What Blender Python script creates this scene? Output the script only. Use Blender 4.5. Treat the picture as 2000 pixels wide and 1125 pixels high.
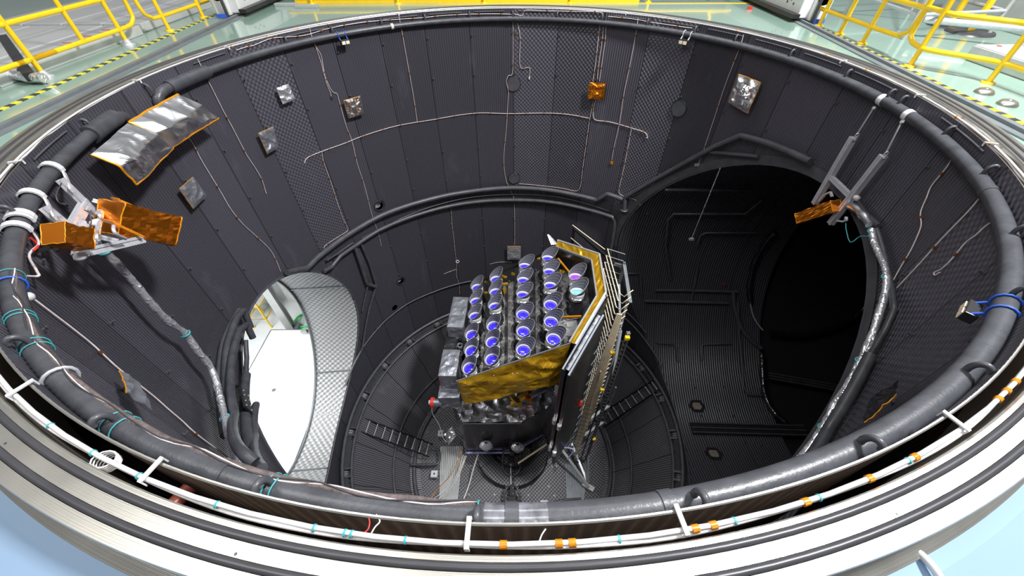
import bpy, bmesh, math, random
import numpy as np
from mathutils import Vector, Matrix, noise
random.seed(7)
C = bpy.context.scene.collection
for o in list(bpy.data.objects): bpy.data.objects.remove(o)
PI = math.pi
sc = bpy.context.scene

# ------------------------------------------------------------------ camera
CAM_O = Vector((0.00368, -5.05724, 1.79078))
CR = Vector((0.99998885, -0.00367814, -0.00296151)).normalized()
CF = Vector((0.0004936, 0.7051226, -0.7090852)).normalized()
CR = (CR - CF * CR.dot(CF)).normalized()
CU = CR.cross(CF)
FPX = 760.22
cd = bpy.data.cameras.new('camera'); cam = bpy.data.objects.new('camera', cd); C.objects.link(cam)
cd.sensor_width = 36.0; cd.lens = 36.0 * FPX / 2000.0; cd.clip_start = 0.05; cd.clip_end = 200
m = Matrix((( CR.x, CU.x, -CF.x, CAM_O.x), (CR.y, CU.y, -CF.y, CAM_O.y), (CR.z, CU.z, -CF.z, CAM_O.z), (0, 0, 0, 1)))
cam.matrix_world = m
sc.camera = cam

# ------------------------------------------------------------------ light and exposure
sc.view_settings.view_transform = 'Standard'; sc.view_settings.look = 'None'
sc.view_settings.gamma = 1.0; sc.view_settings.use_curve_mapping = False
sc.view_settings.exposure = 0.0
W = bpy.data.worlds.new('hall_light'); sc.world = W; W.use_nodes = True
nt = W.node_tree; nt.nodes.clear()
wo = nt.nodes.new('ShaderNodeOutputWorld'); bg = nt.nodes.new('ShaderNodeBackground')
bg.inputs[0].default_value = (0.93, 0.96, 1.0, 1); bg.inputs[1].default_value = 0.22
nt.links.new(bg.outputs[0], wo.inputs[0])
def area(name, loc, target, sx, sy, power, col=(1, 1, 1)):
    l = bpy.data.lights.new(name, 'AREA'); l.shape = 'RECTANGLE'; l.size = sx; l.size_y = sy; l.energy = power; l.color = col
    o = bpy.data.objects.new(name, l); C.objects.link(o); o.location = loc
    o.rotation_euler = (Vector(target) - Vector(loc)).to_track_quat('-Z', 'Y').to_euler()
    return o
# ceiling lamps of the hall, high above the open chamber
area('ceiling_lamp', (-5.5, -3.5, 9.0), (-1, 1, -4), 2.2, 6.0, 520, (1, .98, .95))
area('ceiling_lamp', (6.3, -2.0, 9.5), (-.5, .5, -8), 1.5, 1.5, 2900, (.97, .98, 1))
area('ceiling_lamp', (0.5, -6.0, 9.0), (0, 1, -4), 5.0, 1.5, 220, (1, .99, .98))
area('ceiling_lamp', (0.5, 4.5, 9.5), (0, -1, -4), 7.0, 2.0, 500, (.97, .98, 1))
# lamps over the clean room outside the chamber door
area('door_room_lamp', (-8.0, 0.8, -4.3), (-7.6, 0.8, -8.1), 2.2, 3.0, 330, (1, 1, 1))

# ------------------------------------------------------------------ where things stand on the round wall
WR = 4.66
def ray(u, v):
    return (CF + CR * ((u - 1000) / FPX) - CU * ((v - 562.5) / FPX))
def hz(u, v, z):
    w = ray(u, v); t = (z - CAM_O.z) / w.z; return CAM_O + w * t
def cyl(u, v, R=WR):
    o, w = CAM_O, ray(u, v)
    a = w.x**2 + w.y**2; b = 2 * (o.x*w.x + o.y*w.y); c = o.x**2 + o.y**2 - R*R
    t = (-b + math.sqrt(max(0, b*b - 4*a*c))) / (2*a); return o + w * t
def pln(u, v, n, d):
    n = Vector(n); w = ray(u, v); return CAM_O + w * ((d - n.dot(CAM_O)) / n.dot(w))
def axis(azd):
    a = math.radians(azd); return Vector((math.sin(a), math.cos(a), 0)), Vector((math.cos(a), -math.sin(a), 0))
def tun(u, v, azd, r, zc):
    D, L = axis(azd); w = ray(u, v); o = CAM_O - Vector((0, 0, zc))
    ax, az_, bx, bz = w.dot(L), w.z, o.dot(L), o.z
    a = ax*ax + az_*az_; b = 2*(ax*bx + az_*bz); c = bx*bx + bz*bz - r*r
    t = (-b + math.sqrt(max(0, b*b - 4*a*c))) / (2*a); return CAM_O + w * t
def pol(azd, r, z):
    a = math.radians(azd); return Vector((r*math.sin(a), r*math.cos(a), z))
AUX_AZ, AUX_R, AUX_Z = 93, 3.70, -4.90
DOOR_AZ, DOOR_R, DOOR_Z = -95, 2.40, -5.75

# ------------------------------------------------------------------ materials
def newmat(name):
    m = bpy.data.materials.new(name); m.use_nodes = True
    n = m.node_tree; n.nodes.clear()
    out = n.nodes.new('ShaderNodeOutputMaterial'); p = n.nodes.new('ShaderNodeBsdfPrincipled')
    n.links.new(p.outputs[0], out.inputs[0]); return m, n, p
def nd(n, t, **k):
    x = n.nodes.new(t)
    for a, b in k.items(): setattr(x, a, b)
    return x
def mth(n, op, a, b=None, c=None):
    x = n.nodes.new('ShaderNodeMath'); x.operation = op
    for i, s in enumerate((a, b, c)):
        if s is None: continue
        if isinstance(s, (int, float)): x.inputs[i].default_value = s
        else: n.links.new(s, x.inputs[i])
    return x.outputs[0]
def bump(n, p, h, strength=.5, dist=.01):
    b = n.nodes.new('ShaderNodeBump'); b.inputs['Strength'].default_value = strength; b.inputs['Distance'].default_value = dist
    n.links.new(h, b.inputs['Height']); n.links.new(b.outputs[0], p.inputs['Normal'])
def objxyz(n):
    g = n.nodes.new('ShaderNodeNewGeometry'); s = n.nodes.new('ShaderNodeSeparateXYZ'); n.links.new(g.outputs['Position'], s.inputs[0])
    return g.outputs['Position'], s.outputs[0], s.outputs[1], s.outputs[2]
def mat(name, col, rough=.5, metal=0.0, var=.12, nscale=6.0, bumpd=0.0, bscale=60.0, coat=0.0, spec=.5):
    m, n, p = newmat(name)
    tc = nd(n, 'ShaderNodeTexCoord')
    nz = nd(n, 'ShaderNodeTexNoise'); nz.inputs['Scale'].default_value = nscale; nz.inputs['Detail'].default_value = 4
    n.links.new(tc.outputs['Object'], nz.inputs['Vector'])
    rp = nd(n, 'ShaderNodeValToRGB'); a, b = rp.color_ramp.elements
    a.position = .3; b.position = .7
    a.color = tuple(max(0, c*(1-var)) for c in col) + (1,); b.color = tuple(min(1, c*(1+var)) for c in col) + (1,)
    n.links.new(nz.outputs[0], rp.inputs[0]); n.links.new(rp.outputs[0], p.inputs['Base Color'])
    p.inputs['Roughness'].default_value = rough; p.inputs['Metallic'].default_value = metal
    p.inputs['Coat Weight'].default_value = coat; p.inputs['Specular IOR Level'].default_value = spec
    if bumpd:
        n2 = nd(n, 'ShaderNodeTexNoise'); n2.inputs['Scale'].default_value = bscale; n.links.new(tc.outputs['Object'], n2.inputs['Vector'])
        bump(n, p, n2.outputs[0], .6, bumpd)
    return m
def foilmat(name, col, rough=.16, scale=9.0, dist=.03, metal=1.0):
    m, n, p = newmat(name)
    tc = nd(n, 'ShaderNodeTexCoord')
    nz = nd(n, 'ShaderNodeTexNoise'); nz.inputs['Scale'].default_value = scale*.55; nz.inputs['Detail'].default_value = 3; nz.inputs['Distortion'].default_value = .8
    nz.noise_type = 'RIDGED_MULTIFRACTAL' if hasattr(nz, 'noise_type') else None
    n.links.new(tc.outputs['Object'], nz.inputs['Vector'])
    bump(n, p, nz.outputs[0], .55, dist*.6)
    p.inputs['Base Color'].default_value = (*col, 1); p.inputs['Roughness'].default_value = rough; p.inputs['Metallic'].default_value = metal
    return m
def shroud_mat(name, mode):
    """black painted ribbed sheet; mode: wall / aux / dish"""
    m, n, p = newmat(name)
    pos, X, Y, Z = objxyz(n)
    if mode == 'wall':
        az = mth(n, 'ARCTAN2', X, Y)
        rib = mth(n, 'SINE', mth(n, 'MULTIPLY', az, 600.0))
        deg = mth(n, 'DEGREES', az)
        k = mth(n, 'DIVIDE', mth(n, 'SUBTRACT', deg, 0.8), 11.5)
        idx = mth(n, 'FLOOR', k); fr = mth(n, 'FRACT', k)
        seam = mth(n, 'LESS_THAN', mth(n, 'ABSOLUTE', mth(n, 'SUBTRACT', fr, 0.006)), .010)
        dim = None
        for i in (-6, 0, 1, 3, 10, 11):
            e = mth(n, 'LESS_THAN', mth(n, 'ABSOLUTE', mth(n, 'SUBTRACT', idx, float(i))), .5)
            dim = e if dim is None else mth(n, 'MAXIMUM', dim, e)
        dim = mth(n, 'MULTIPLY', dim, mth(n, 'GREATER_THAN', Z, -4.1))
        dot = mth(n, 'MULTIPLY', mth(n, 'SINE', mth(n, 'MULTIPLY', az, 330.0)), mth(n, 'SINE', mth(n, 'MULTIPLY', Z, 71.0)))
        smooth = 0
        rib2 = mth(n, 'ADD', mth(n, 'MULTIPLY', rib, mth(n, 'SUBTRACT', 1.0, dim)), mth(n, 'MULTIPLY', mth(n, 'MULTIPLY', dot, 1.2), dim))
        h = mth(n, 'SUBTRACT', rib2, mth(n, 'MULTIPLY', seam, 2.0))
        wn = nd(n, 'ShaderNodeTexWhiteNoise', noise_dimensions='1D'); n.links.new(idx, wn.inputs['W'])
        tone = mth(n, 'ADD', mth(n, 'MULTIPLY', wn.outputs[0], .5), .75)
        tone = mth(n, 'MULTIPLY', tone, mth(n, 'ADD', mth(n, 'MULTIPLY', dim, .12), 1.0))
        tone = mth(n, 'MULTIPLY', tone, mth(n, 'SUBTRACT', 1.0, mth(n, 'MULTIPLY', seam, .75)))
        pat = mth(n, 'ADD', 1.0, mth(n, 'MULTIPLY', rib2, .13)); tone = mth(n, 'MULTIPLY', tone, pat)  # relief shading painted into the tone: crests paler, grooves darker
    elif mode == 'aux':
        D, L = axis(AUX_AZ)
        d = mth(n, 'ADD', mth(n, 'MULTIPLY', X, D.x), mth(n, 'MULTIPLY', Y, D.y))
        rib = mth(n, 'SINE', mth(n, 'MULTIPLY', d, 2*PI/.065))
        fr = mth(n, 'FRACT', mth(n, 'DIVIDE', d, 1.05))
        seam = mth(n, 'LESS_THAN', fr, .012)
        h = mth(n, 'SUBTRACT', rib, mth(n, 'MULTIPLY', seam, 2.0))
        tone = mth(n, 'MULTIPLY', mth(n, 'SUBTRACT', .9, mth(n, 'MULTIPLY', seam, .6)), mth(n, 'ADD', 1.0, mth(n, 'MULTIPLY', rib, .5)))  # lit crests and shaded grooves of the tunnel ribs painted into the colour
    else:
        az = mth(n, 'DEGREES', mth(n, 'ARCTAN2', X, Y))
        k = mth(n, 'DIVIDE', mth(n, 'ADD', az, 365.0), 15.0); fr = mth(n, 'SUBTRACT', mth(n, 'FRACT', k), .5)
        r = mth(n, 'SQRT', mth(n, 'ADD', mth(n, 'POWER', mth(n, 'ABSOLUTE', X), 2.0), mth(n, 'POWER', mth(n, 'ABSOLUTE', Y), 2.0)))
        t = mth(n, 'MULTIPLY', r, mth(n, 'SINE', mth(n, 'MULTIPLY', fr, math.radians(15))))
        rib = mth(n, 'SINE', mth(n, 'MULTIPLY', t, 2*PI/.06))
        seam = mth(n, 'GREATER_THAN', mth(n, 'ABSOLUTE', fr), .488)
        h = mth(n, 'SUBTRACT', rib, mth(n, 'MULTIPLY', seam, 2.0))
        tone = mth(n, 'MULTIPLY', mth(n, 'SUBTRACT', 1.0, mth(n, 'MULTIPLY', seam, .6)), mth(n, 'ADD', 1.0, mth(n, 'MULTIPLY', rib, .5)))  # groove shade of the dish ribs also painted into the colour
    # scuffed paint
    nz = nd(n, 'ShaderNodeTexNoise'); nz.inputs['Scale'].default_value = 1.7; nz.inputs['Detail'].default_value = 7; nz.inputs['Roughness'].default_value = .65
    mp = nd(n, 'ShaderNodeMapping'); mp.inputs['Scale'].default_value = (1, 1, .35); n.links.new(pos, mp.inputs[0]); n.links.new(mp.outputs[0], nz.inputs['Vector'])
    sc_ = mth(n, 'MULTIPLY', mth(n, 'MAXIMUM', mth(n, 'SUBTRACT', nz.outputs[0], .6), 0.0), 3.0)
    tone = mth(n, 'ADD', tone, sc_)
    hs = nd(n, 'ShaderNodeVectorMath', operation='SCALE'); hs.inputs[0].default_value = (.066, .063, .078) if mode == 'wall' else ((.105, .102, .115) if mode == 'dish' else (.062, .061, .074))
    n.links.new(tone, hs.inputs['Scale']); n.links.new(hs.outputs[0], p.inputs['Base Color'])
    bump(n, p, h, .8, .007)
    p.inputs['Roughness'].default_value = .33; p.inputs['Specular IOR Level'].default_value = .6
    return m
def perfmat(name, col, rough=.35, metal=.6, pitch=.05, tone_=.35):
    m, n, p = newmat(name)
    pos, X, Y, Z = objxyz(n)
    k = 2*PI/pitch/2
    if name.startswith('door'):
        a = mth(n, 'MULTIPLY', mth(n, 'ARCTAN2', Y, mth(n, 'SUBTRACT', Z, DOOR_Z)), 2.4*k)
        d = mth(n, 'MULTIPLY', X, k)
    else:
        a = mth(n, 'MULTIPLY', X, k); d = mth(n, 'MULTIPLY', Y, k)
    s = mth(n, 'MULTIPLY', mth(n, 'SINE', a), mth(n, 'SINE', d))
    hs = nd(n, 'ShaderNodeVectorMath', operation='SCALE'); hs.inputs[0].default_value = col
    n.links.new(mth(n, 'ADD', 1.0, mth(n, 'MULTIPLY', s, tone_)), hs.inputs['Scale']); n.links.new(hs.outputs[0], p.inputs['Base Color'])
    bump(n, p, s, .9, .008); p.inputs['Roughness'].default_value = rough; p.inputs['Metallic'].default_value = metal
    return m
M = {}
M['wall'] = shroud_mat('black_ribbed_wall', 'wall')
M['aux'] = shroud_mat('black_ribbed_tunnel', 'aux')
M['dish'] = shroud_mat('black_ribbed_floor', 'dish')
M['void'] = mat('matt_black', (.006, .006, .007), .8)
M['pipe'] = mat('grey_insulated_pipe', (.058, .060, .068), .36, var=.25, nscale=9, bumpd=.002)
M['dpipe'] = mat('dark_painted_pipe', (.070, .071, .080), .38, var=.2)
M['blackmetal'] = mat('black_metal', (.018, .018, .020), .35, var=.2)
M['steel'] = None
M['rubber'] = mat('black_rubber', (.045, .045, .05), .35, var=.1)
M['brown'] = None
M['alu'] = mat('aluminium_profile', (.58, .58, .62), .38, .35, var=.08, nscale=20)
M['whitemetal'] = mat('white_painted_metal', (.68, .68, .67), .4, var=.05)
M['whiteplastic'] = mat('white_plastic', (.62, .62, .63), .4, var=.03)
M['wire'] = mat('pale_pink_wire', (.72, .62, .60), .5, var=.15, nscale=30)
M['wirew'] = mat('white_wire', (.72, .70, .70), .5, var=.1, nscale=30)
M['tape'] = mat('orange_tape', (.62, .22, .01), .3, .2, var=.25, nscale=40)
M['teal'] = mat('teal_tie', (.06, .36, .38), .5)
M['blue'] = mat('blue_tie', (.03, .12, .62), .5)
M['red'] = mat('red_plastic', (.65, .03, .02), .4)
M['yellow'] = mat('yellow_paint', (.95, .60, .01), .3, var=.05, coat=.4)
M['green'] = mat('green_floor_paint', (.26, .395, .325), .16, var=.10, nscale=.8, coat=.5)
M['bluepaint'] = mat('pale_blue_paint', (.31, .44, .61), .35, var=.04, nscale=1.0)
M['silverfoil'] = foilmat('silver_foil', (.90, .90, .92), .30, 9, .03)
M['hosefoil'] = foilmat('crumpled_silver_wrap', (.82, .82, .86), .26, 26, .09, .75)
M['goldfoil'] = foilmat('gold_foil', (.92, .52, .03), .28, 5, .04, .68)
M['copperfoil'] = foilmat('orange_film', (.90, .27, .02), .22, 4.5, .03, .9)
M['darkfoil'] = foilmat('dark_grey_foil', (.36, .37, .41), .34, 8, .06, .7)
M['greyfoil'] = foilmat('charcoal_foil', (.50, .49, .52), .34, 6, .03, .8)
M['blackfoil'] = foilmat('black_film', (.025, .025, .03), .25, 3, .02, .3)
M['goldtape'] = mat('amber_tape', (.75, .30, .01), .3, .3, var=.2, nscale=40)
M['bench'] = mat('grey_bench_plate', (.42, .41, .39), .4, .25, var=.3, nscale=14)
M['benchdark'] = mat('dark_bench_plate', (.13, .125, .125), .35, .3, var=.7, nscale=16)
M['hoodin'] = mat('grey_hood', (.105, .103, .125), .6, var=.08)
M['hoodedge'] = mat('pale_hood_edge', (.40, .40, .43), .4)
M['lens'] = mat('blue_coated_lens', (.035, .025, .80), .12, var=.35, nscale=12, coat=1)
M['lensp'] = mat('violet_coated_lens', (.36, .06, .72), .12, var=.3, nscale=10, coat=1)
M['lenst'] = mat('teal_coated_lens', (.25, .75, .72), .12, var=.3, nscale=10, coat=1)
M['beige'] = mat('beige_rod', (.90, .76, .54), .45, var=.12)
M['greybeam'] = mat('grey_beam', (.20, .22, .235), .4, .3)
M['whitefloor'] = mat('white_floor', (.80, .84, .86), .35, var=.03)
M['hose'] = mat('green_hose', (.10, .75, .22), .4)
M['copper'] = mat('red_brown_insulator', (.30, .075, .045), .35, .2)
M['lightgrey'] = mat('light_grey_metal', (.50, .51, .50), .35, .35, var=.08, nscale=2)
M['harness'] = mat('fuzzy_brown_harness', (.11, .085, .082), .8, var=.5, nscale=22, bumpd=.01, bscale=90)
def steel():
    m, n, p = newmat('brushed_steel'); pos, X, Y, Z = objxyz(n)
    r = mth(n, 'SQRT', mth(n, 'ADD', mth(n, 'MULTIPLY', X, X), mth(n, 'MULTIPLY', Y, Y)))
    nz = nd(n, 'ShaderNodeTexNoise', noise_dimensions='1D'); nz.inputs['Scale'].default_value = 260; nz.inputs['Detail'].default_value = 3; n.links.new(r, nz.inputs['W'])
    nz2 = nd(n, 'ShaderNodeTexNoise'); nz2.inputs['Scale'].default_value = 5; n.links.new(pos, nz2.inputs['Vector'])
    p.inputs['Base Color'].default_value = (.50, .485, .44, 1); p.inputs['Metallic'].default_value = .9
    n.links.new(mth(n, 'ADD', .27, mth(n, 'MULTIPLY', nz2.outputs[0], .12)), p.inputs['Roughness'])
    bump(n, p, nz.outputs[0], .25, .002); return m
M['steel'] = steel()
def brown():
    m, n, p = newmat('brown_ribbed_sheet'); pos, X, Y, Z = objxyz(n)
    s = mth(n, 'SINE', mth(n, 'MULTIPLY', mth(n, 'ARCTAN2', X, Y), 420.0))
    hs = nd(n, 'ShaderNodeVectorMath', operation='SCALE'); hs.inputs[0].default_value = (.24, .165, .13)
    n.links.new(mth(n, 'ADD', 1.0, mth(n, 'MULTIPLY', s, .25)), hs.inputs['Scale']); n.links.new(hs.outputs[0], p.inputs['Base Color'])
    bump(n, p, s, .8, .01); p.inputs['Roughness'].default_value = .5; p.inputs['Metallic'].default_value = .1; return m
M['brown'] = brown()
def hazard():
    m, n, p = newmat('yellow_black_stripe'); pos, X, Y, Z = objxyz(n)
    s = mth(n, 'FRACT', mth(n, 'MULTIPLY', Y, 5.5)); g = mth(n, 'GREATER_THAN', s, .5)
    mx = nd(n, 'ShaderNodeMixRGB'); mx.inputs[1].default_value = (.75, .68, .03, 1); mx.inputs[2].default_value = (.03, .03, .03, 1)
    n.links.new(g, mx.inputs[0]); n.links.new(mx.outputs[0], p.inputs['Base Color']); p.inputs['Roughness'].default_value = .35; return m
M['hazard'] = hazard()
M['door'] = perfmat('door_lining_perforated', (.36, .365, .37), .45, .25, .075, .35)
M['platform'] = perfmat('platform_perforated', (.12, .115, .125), .4, .2, .055, .5)

# ------------------------------------------------------------------ mesh helpers
class MB:
    def __init__(s): s.v = []; s.f = []; s.sm = []
    def add(s, vs, fs, smooth=False):
        b = len(s.v); s.v += [tuple(v) for v in vs]; s.f += [tuple(i + b for i in f) for f in fs]; s.sm += [smooth]*len(fs); return s
    def box(s, c, sz, rot=None):
        c = Vector(c); R = rot or Matrix.Identity(3)
        vs = [c + R @ Vector((x*sz[0]/2, y*sz[1]/2, z*sz[2]/2)) for x in (-1, 1) for y in (-1, 1) for z in (-1, 1)]
        return s.add(vs, [(0,1,3,2),(4,6,7,5),(0,4,5,1),(2,3,7,6),(0,2,6,4),(1,5,7,3)])
    def beam(s, a, b, w, h, up=(0, 0, 1)):
        a = Vector(a); b = Vector(b); d = (b-a); L = d.length; d.normalize(); u = Vector(up)
        if abs(d.dot(u)) > .98: u = Vector((1, 0, 0))
        x = d.cross(u).normalized(); y = x.cross(d)
        return s.box((a+b)/2, (L, w, h), Matrix((d, x, y)).transposed())
    def profile(s, a, b, w, h, up=(0, 0, 1)):      # slotted extrusion
        a = Vector(a); b = Vector(b); d = (b-a).normalized(); u = Vector(up)
        if abs(d.dot(u)) > .98: u = Vector((1, 0, 0))
        x = d.cross(u).normalized(); y = x.cross(d); g = .12; dp = .16
        pts = []
        def side(px, py, qx, qy, nx, ny):
            for t, e in ((0, 0), (.5-g, 0), (.5-g, dp), (.5+g, dp), (.5+g, 0)):
                pts.append((px+(qx-px)*t - nx*e, py+(qy-py)*t - ny*e))
        side(-.5, -.5, .5, -.5, 0, -1); side(.5, -.5, .5, .5, 1, 0); side(.5, .5, -.5, .5, 0, 1); side(-.5, .5, -.5, -.5, -1, 0)
        n = len(pts); vs = [a + x*(p[0]*w) + y*(p[1]*h) for p in pts] + [b + x*(p[0]*w) + y*(p[1]*h) for p in pts]
        fs = [(i, (i+1) % n, (i+1) % n + n, i+n) for i in range(n)] + [tuple(range(n))[::-1], tuple(range(n, 2*n))]
        return s.add(vs, fs)
    def tube(s, pts, r, n=10, closed=False, r2=None, flat=1.0):
        P = [Vector(p) for p in pts]; K = len(P); rings = []; prev = None
        for i, p in enumerate(P):
            if closed: t = P[(i+1) % K] - P[i-1]
            else: t = (P[min(i+1, K-1)] - P[max(i-1, 0)])
            if t.length < 1e-9: t = Vector((0, 0, 1))
            t.normalize()
            if prev is None:
                u = Vector((0, 0, 1)) if abs(t.z) < .9 else Vector((1, 0, 0)); x = t.cross(u).normalized()
            else:
                x = prev - t * prev.dot(t)
                if x.length < 1e-6: x = t.orthogonal()
                x.normalize()
            prev = x; y = t.cross(x)
            rr = r[i] if isinstance(r, (list, tuple)) else r
            rings.append([p + (x*math.cos(2*PI*k/n) + y*math.sin(2*PI*k/n)*flat)*rr for k in range(n)])
        vs = [v for g in rings for v in g]; fs = []
        for i in range(K if closed else K-1):
            j = (i+1) % K
            for k in range(n): fs.append((i*n+k, i*n+(k+1) % n, j*n+(k+1) % n, j*n+k))
        s.add(vs, fs, True)
        if not closed: s.add(rings[0], [tuple(range(n))[::-1]]); s.add(rings[-1], [tuple(range(n))])
        return s
    def cylinder(s, a, b, r, n=16, r2=None):
        return s.tube([a, b], [r, r if r2 is None else r2], n)
    def lathe(s, prof, n=24, c=(0, 0, 0), smooth=True):
        c = Vector(c); vs = []; fs = []
        for (r, z) in prof:
            for k in range(n): vs.append(c + Vector((r*math.cos(2*PI*k/n), r*math.sin(2*PI*k/n), z)))
        for i in range(len(prof)-1):
            for k in range(n): fs.append((i*n+k, i*n+(k+1) % n, (i+1)*n+(k+1) % n, (i+1)*n+k))
        return s.add(vs, fs, smooth)
    def prism(s, poly, z0, z1):
        n = len(poly); g = lambda z, p: z(p[0], p[1]) if callable(z) else z
        vs = [Vector((p[0], p[1], g(z0, p))) for p in poly] + [Vector((p[0], p[1], g(z1, p))) for p in poly]
        return s.add(vs, [(i, (i+1) % n, (i+1) % n+n, i+n) for i in range(n)] + [tuple(range(n))[::-1], tuple(range(n, 2*n))])
    def obj(s, name, m, parent=None, bevel=0):
        me = bpy.data.meshes.new(name); me.from_pydata(s.v, [], s.f); me.update()
        me.polygons.foreach_set('use_smooth', s.sm); me.materials.append(M[m] if isinstance(m, str) else m)
        o = bpy.data.objects.new(name, me); C.objects.link(o)
        if parent: o.parent = parent
        if bevel:
            b = o.modifiers.new('bevel', 'BEVEL'); b.width = bevel; b.segments = 2; b.limit_method = 'ANGLE'
        return o
def recenter(o):
    """put a world-space mesh's origin at its own middle"""
    me = o.data; c = sum((v.co for v in me.vertices), Vector())/len(me.vertices)
    me.transform(Matrix.Translation(-c)); o.location = o.location + c; return o
def tag(o, label, cat, group=None, kind=None):
    if label: o['label'] = label
    if cat: o['category'] = cat
    if group: o['group'] = group
    if kind: o['kind'] = kind
    return o
def part(o, label=None):
    if label: o['label'] = label
    return o
def thing(name, label, cat, group=None, loc=(0, 0, 0)):
    o = bpy.data.objects.new(name, None); o.empty_display_size = .1; C.objects.link(o); o.location = loc
    return tag(o, label, cat, group)
def struct(o): o['kind'] = 'structure'; return o
def copytree(o, parent=None, mw=None):
    c = o.copy(); C.objects.link(c)
    if parent is not None: c.parent = parent
    for ch in [x for x in o.children]: copytree(ch, c)
    return c
def smooth(pts, k=6, closed=False):
    P = [Vector(p) for p in pts]; out = []; N = len(P)
    for i in range(N if closed else N-1):
        p0 = P[i-1] if (i > 0 or closed) else P[i]; p1 = P[i]; p2 = P[(i+1) % N]; p3 = P[(i+2) % N] if (closed or i+2 < N) else P[(i+1) % N]
        for j in range(k):
            t = j/k; out.append(.5*((2*p1) + (p2-p0)*t + (2*p0-5*p1+4*p2-p3)*t*t + (3*p1-p0-3*p2+p3)*t**3))
    if not closed: out.append(P[-1])
    return out
def wallpts(px, R=WR-.03, k=5, sm=True):
    """pixel stops on the round wall, carried along its curve"""
    P = [cyl(u, v, R) for u, v in px]
    if sm: P = smooth(P, k)
    else:
        Q = []
        for a, b in zip(P, P[1:]):
            for j in range(k): Q.append(a.lerp(b, j/k))
        P = Q + [P[-1]]
    out = []
    for p in P:
        q = Vector((p.x, p.y, 0)); q = q.normalized()*R; out.append(Vector((q.x, q.y, p.z)))
    return out
def arc(R, z, a0, a1, n): return [pol(a0 + (a1-a0)*i/n, R, z) for i in range(n+1)]
def foil_patch(name, corners, label, cat, m='silverfoil', amp=.02, tape='goldtape', N=30, lift=.02, edges=(0, 1, 2, 3), group=None, seed=0, cross=False, off=None):
    a, b, c, d = [Vector(p) for p in corners]
    nrm = (b-a).cross(d-a).normalized()
    if nrm.dot(CAM_O-a) < 0: nrm = -nrm
    L = max((b-a).length, (d-a).length); vs = []; fs = []
    def P(u, v):
        p = (a.lerp(b, u)).lerp(d.lerp(c, u), v)
        s = p*(7/L*.35) + Vector((seed, 0, 0))
        h = .8*noise.noise(s*.9) + .22*noise.noise(s*2.6) + .9*(1-abs(noise.noise(s*1.0 + Vector((5, 1, 2))))*2) + .3*(1-abs(noise.noise(s*2.1 + Vector((1, 4, 2))))*2)
        e = min(u, 1-u, v, 1-v); bul = min(1, e*6)
        wob = noise.noise(s*4)*.012*L
        return p + nrm*(lift - (off*max(0, 1-v/.42)**1.2 if off else 0) + amp*(h*.7+.4)*(.35+.65*bul)) + (b-a).normalized()*wob*(1-bul)
    G = [[P(i/N, j/N) for i in range(N+1)] for j in range(N+1)]
    for r in G: vs += r
    for j in range(N):
        for i in range(N):
            q = j*(N+1)+i; fs.append((q, q+1, q+N+2, q+N+1))
    mb = MB(); mb.add(vs, fs, False); o = mb.obj(name, m)
    so = o.modifiers.new('thick', 'SOLIDIFY'); so.thickness = .006
    tag(o, label, cat, group); recenter(o)
    ed = [[G[0][i] for i in range(N+1)], [G[j][N] for j in range(N+1)], [G[N][i] for i in range(N, -1, -1)], [G[j][0] for j in range(N, -1, -1)]]
    for k in edges:
        t = MB().tube([p - o.location for p in ed[k]], L*.016, 6).obj('tape_edge', tape, o)
    if cross:
        for cc in (.33, .66):
            i = int(N*cc); MB().tube([G[j][i] + nrm*.006 - o.location for j in range(N+1)], L*.014, 6).obj('tape_strip', tape, o)
    return o
def lift_to(R):
    return None
exec_parts = []

# ================================================================== THE SETTING
def ringmesh(prof, n=288, a0=0, a1=360):
    """surface of revolution about the chamber axis, profile of (radius, height)"""
    mb = MB(); full = abs(a1-a0) >= 360; K = n if full else n+1; vs = []; fs = []
    for r, z in prof:
        for k in range(K): vs.append(pol(a0 + (a1-a0)*k/n, r, z))
    for i in range(len(prof)-1):
        for k in range(n):
            q = (k+1) % K; fs.append((i*K+k, i*K+q, (i+1)*K+q, (i+1)*K+k))
    return mb.add(vs, fs, False)
def cutter(azd, r, zc, d0, d1, n=96):
    D, L = axis(azd); mb = MB(); vs = []
    for d in (d0, d1):
        for k in range(n): vs.append(D*d + L*(r*math.cos(2*PI*k/n)) + Vector((0, 0, zc + r*math.sin(2*PI*k/n))))
    fs = [(k, (k+1) % n, (k+1) % n+n, k+n) for k in range(n)] + [tuple(range(n))[::-1], tuple(range(n, 2*n))]
    o = mb.add(vs, fs).obj('cut', 'void'); bm = bmesh.new(); bm.from_mesh(o.data); bmesh.ops.recalc_face_normals(bm, faces=bm.faces); bm.to_mesh(o.data); bm.free()
    return o
def cut_and_bake(o, cutters):
    for c in cutters:
        b = o.modifiers.new('b', 'BOOLEAN'); b.operation = 'DIFFERENCE'; b.object = c; b.solver = 'EXACT'
    dg = bpy.context.evaluated_depsgraph_get(); dg.update(); me = bpy.data.meshes.new_from_object(o.evaluated_get(dg))
    old = o.data; o.modifiers.clear(); o.data = me
    for c in cutters: bpy.data.objects.remove(c)
def solid_ring(rin, rout, z0, z1, n=288):
    mb = ringmesh([(rin, z0), (rin, z1), (rout, z1), (rout, z0), (rin, z0)], n)
    return mb
w = solid_ring(WR, WR+.007, -8.75, .17).obj('wall_main', 'wall')
bm = bmesh.new(); bm.from_mesh(w.data); bmesh.ops.remove_doubles(bm, verts=bm.verts, dist=1e-5); bmesh.ops.recalc_face_normals(bm, faces=bm.faces); bm.to_mesh(w.data); bm.free()
cutA = cutter(AUX_AZ, AUX_R, AUX_Z, 1.5, 8); cutD = cutter(DOOR_AZ, DOOR_R, DOOR_Z, 1.5, 8)
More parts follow.
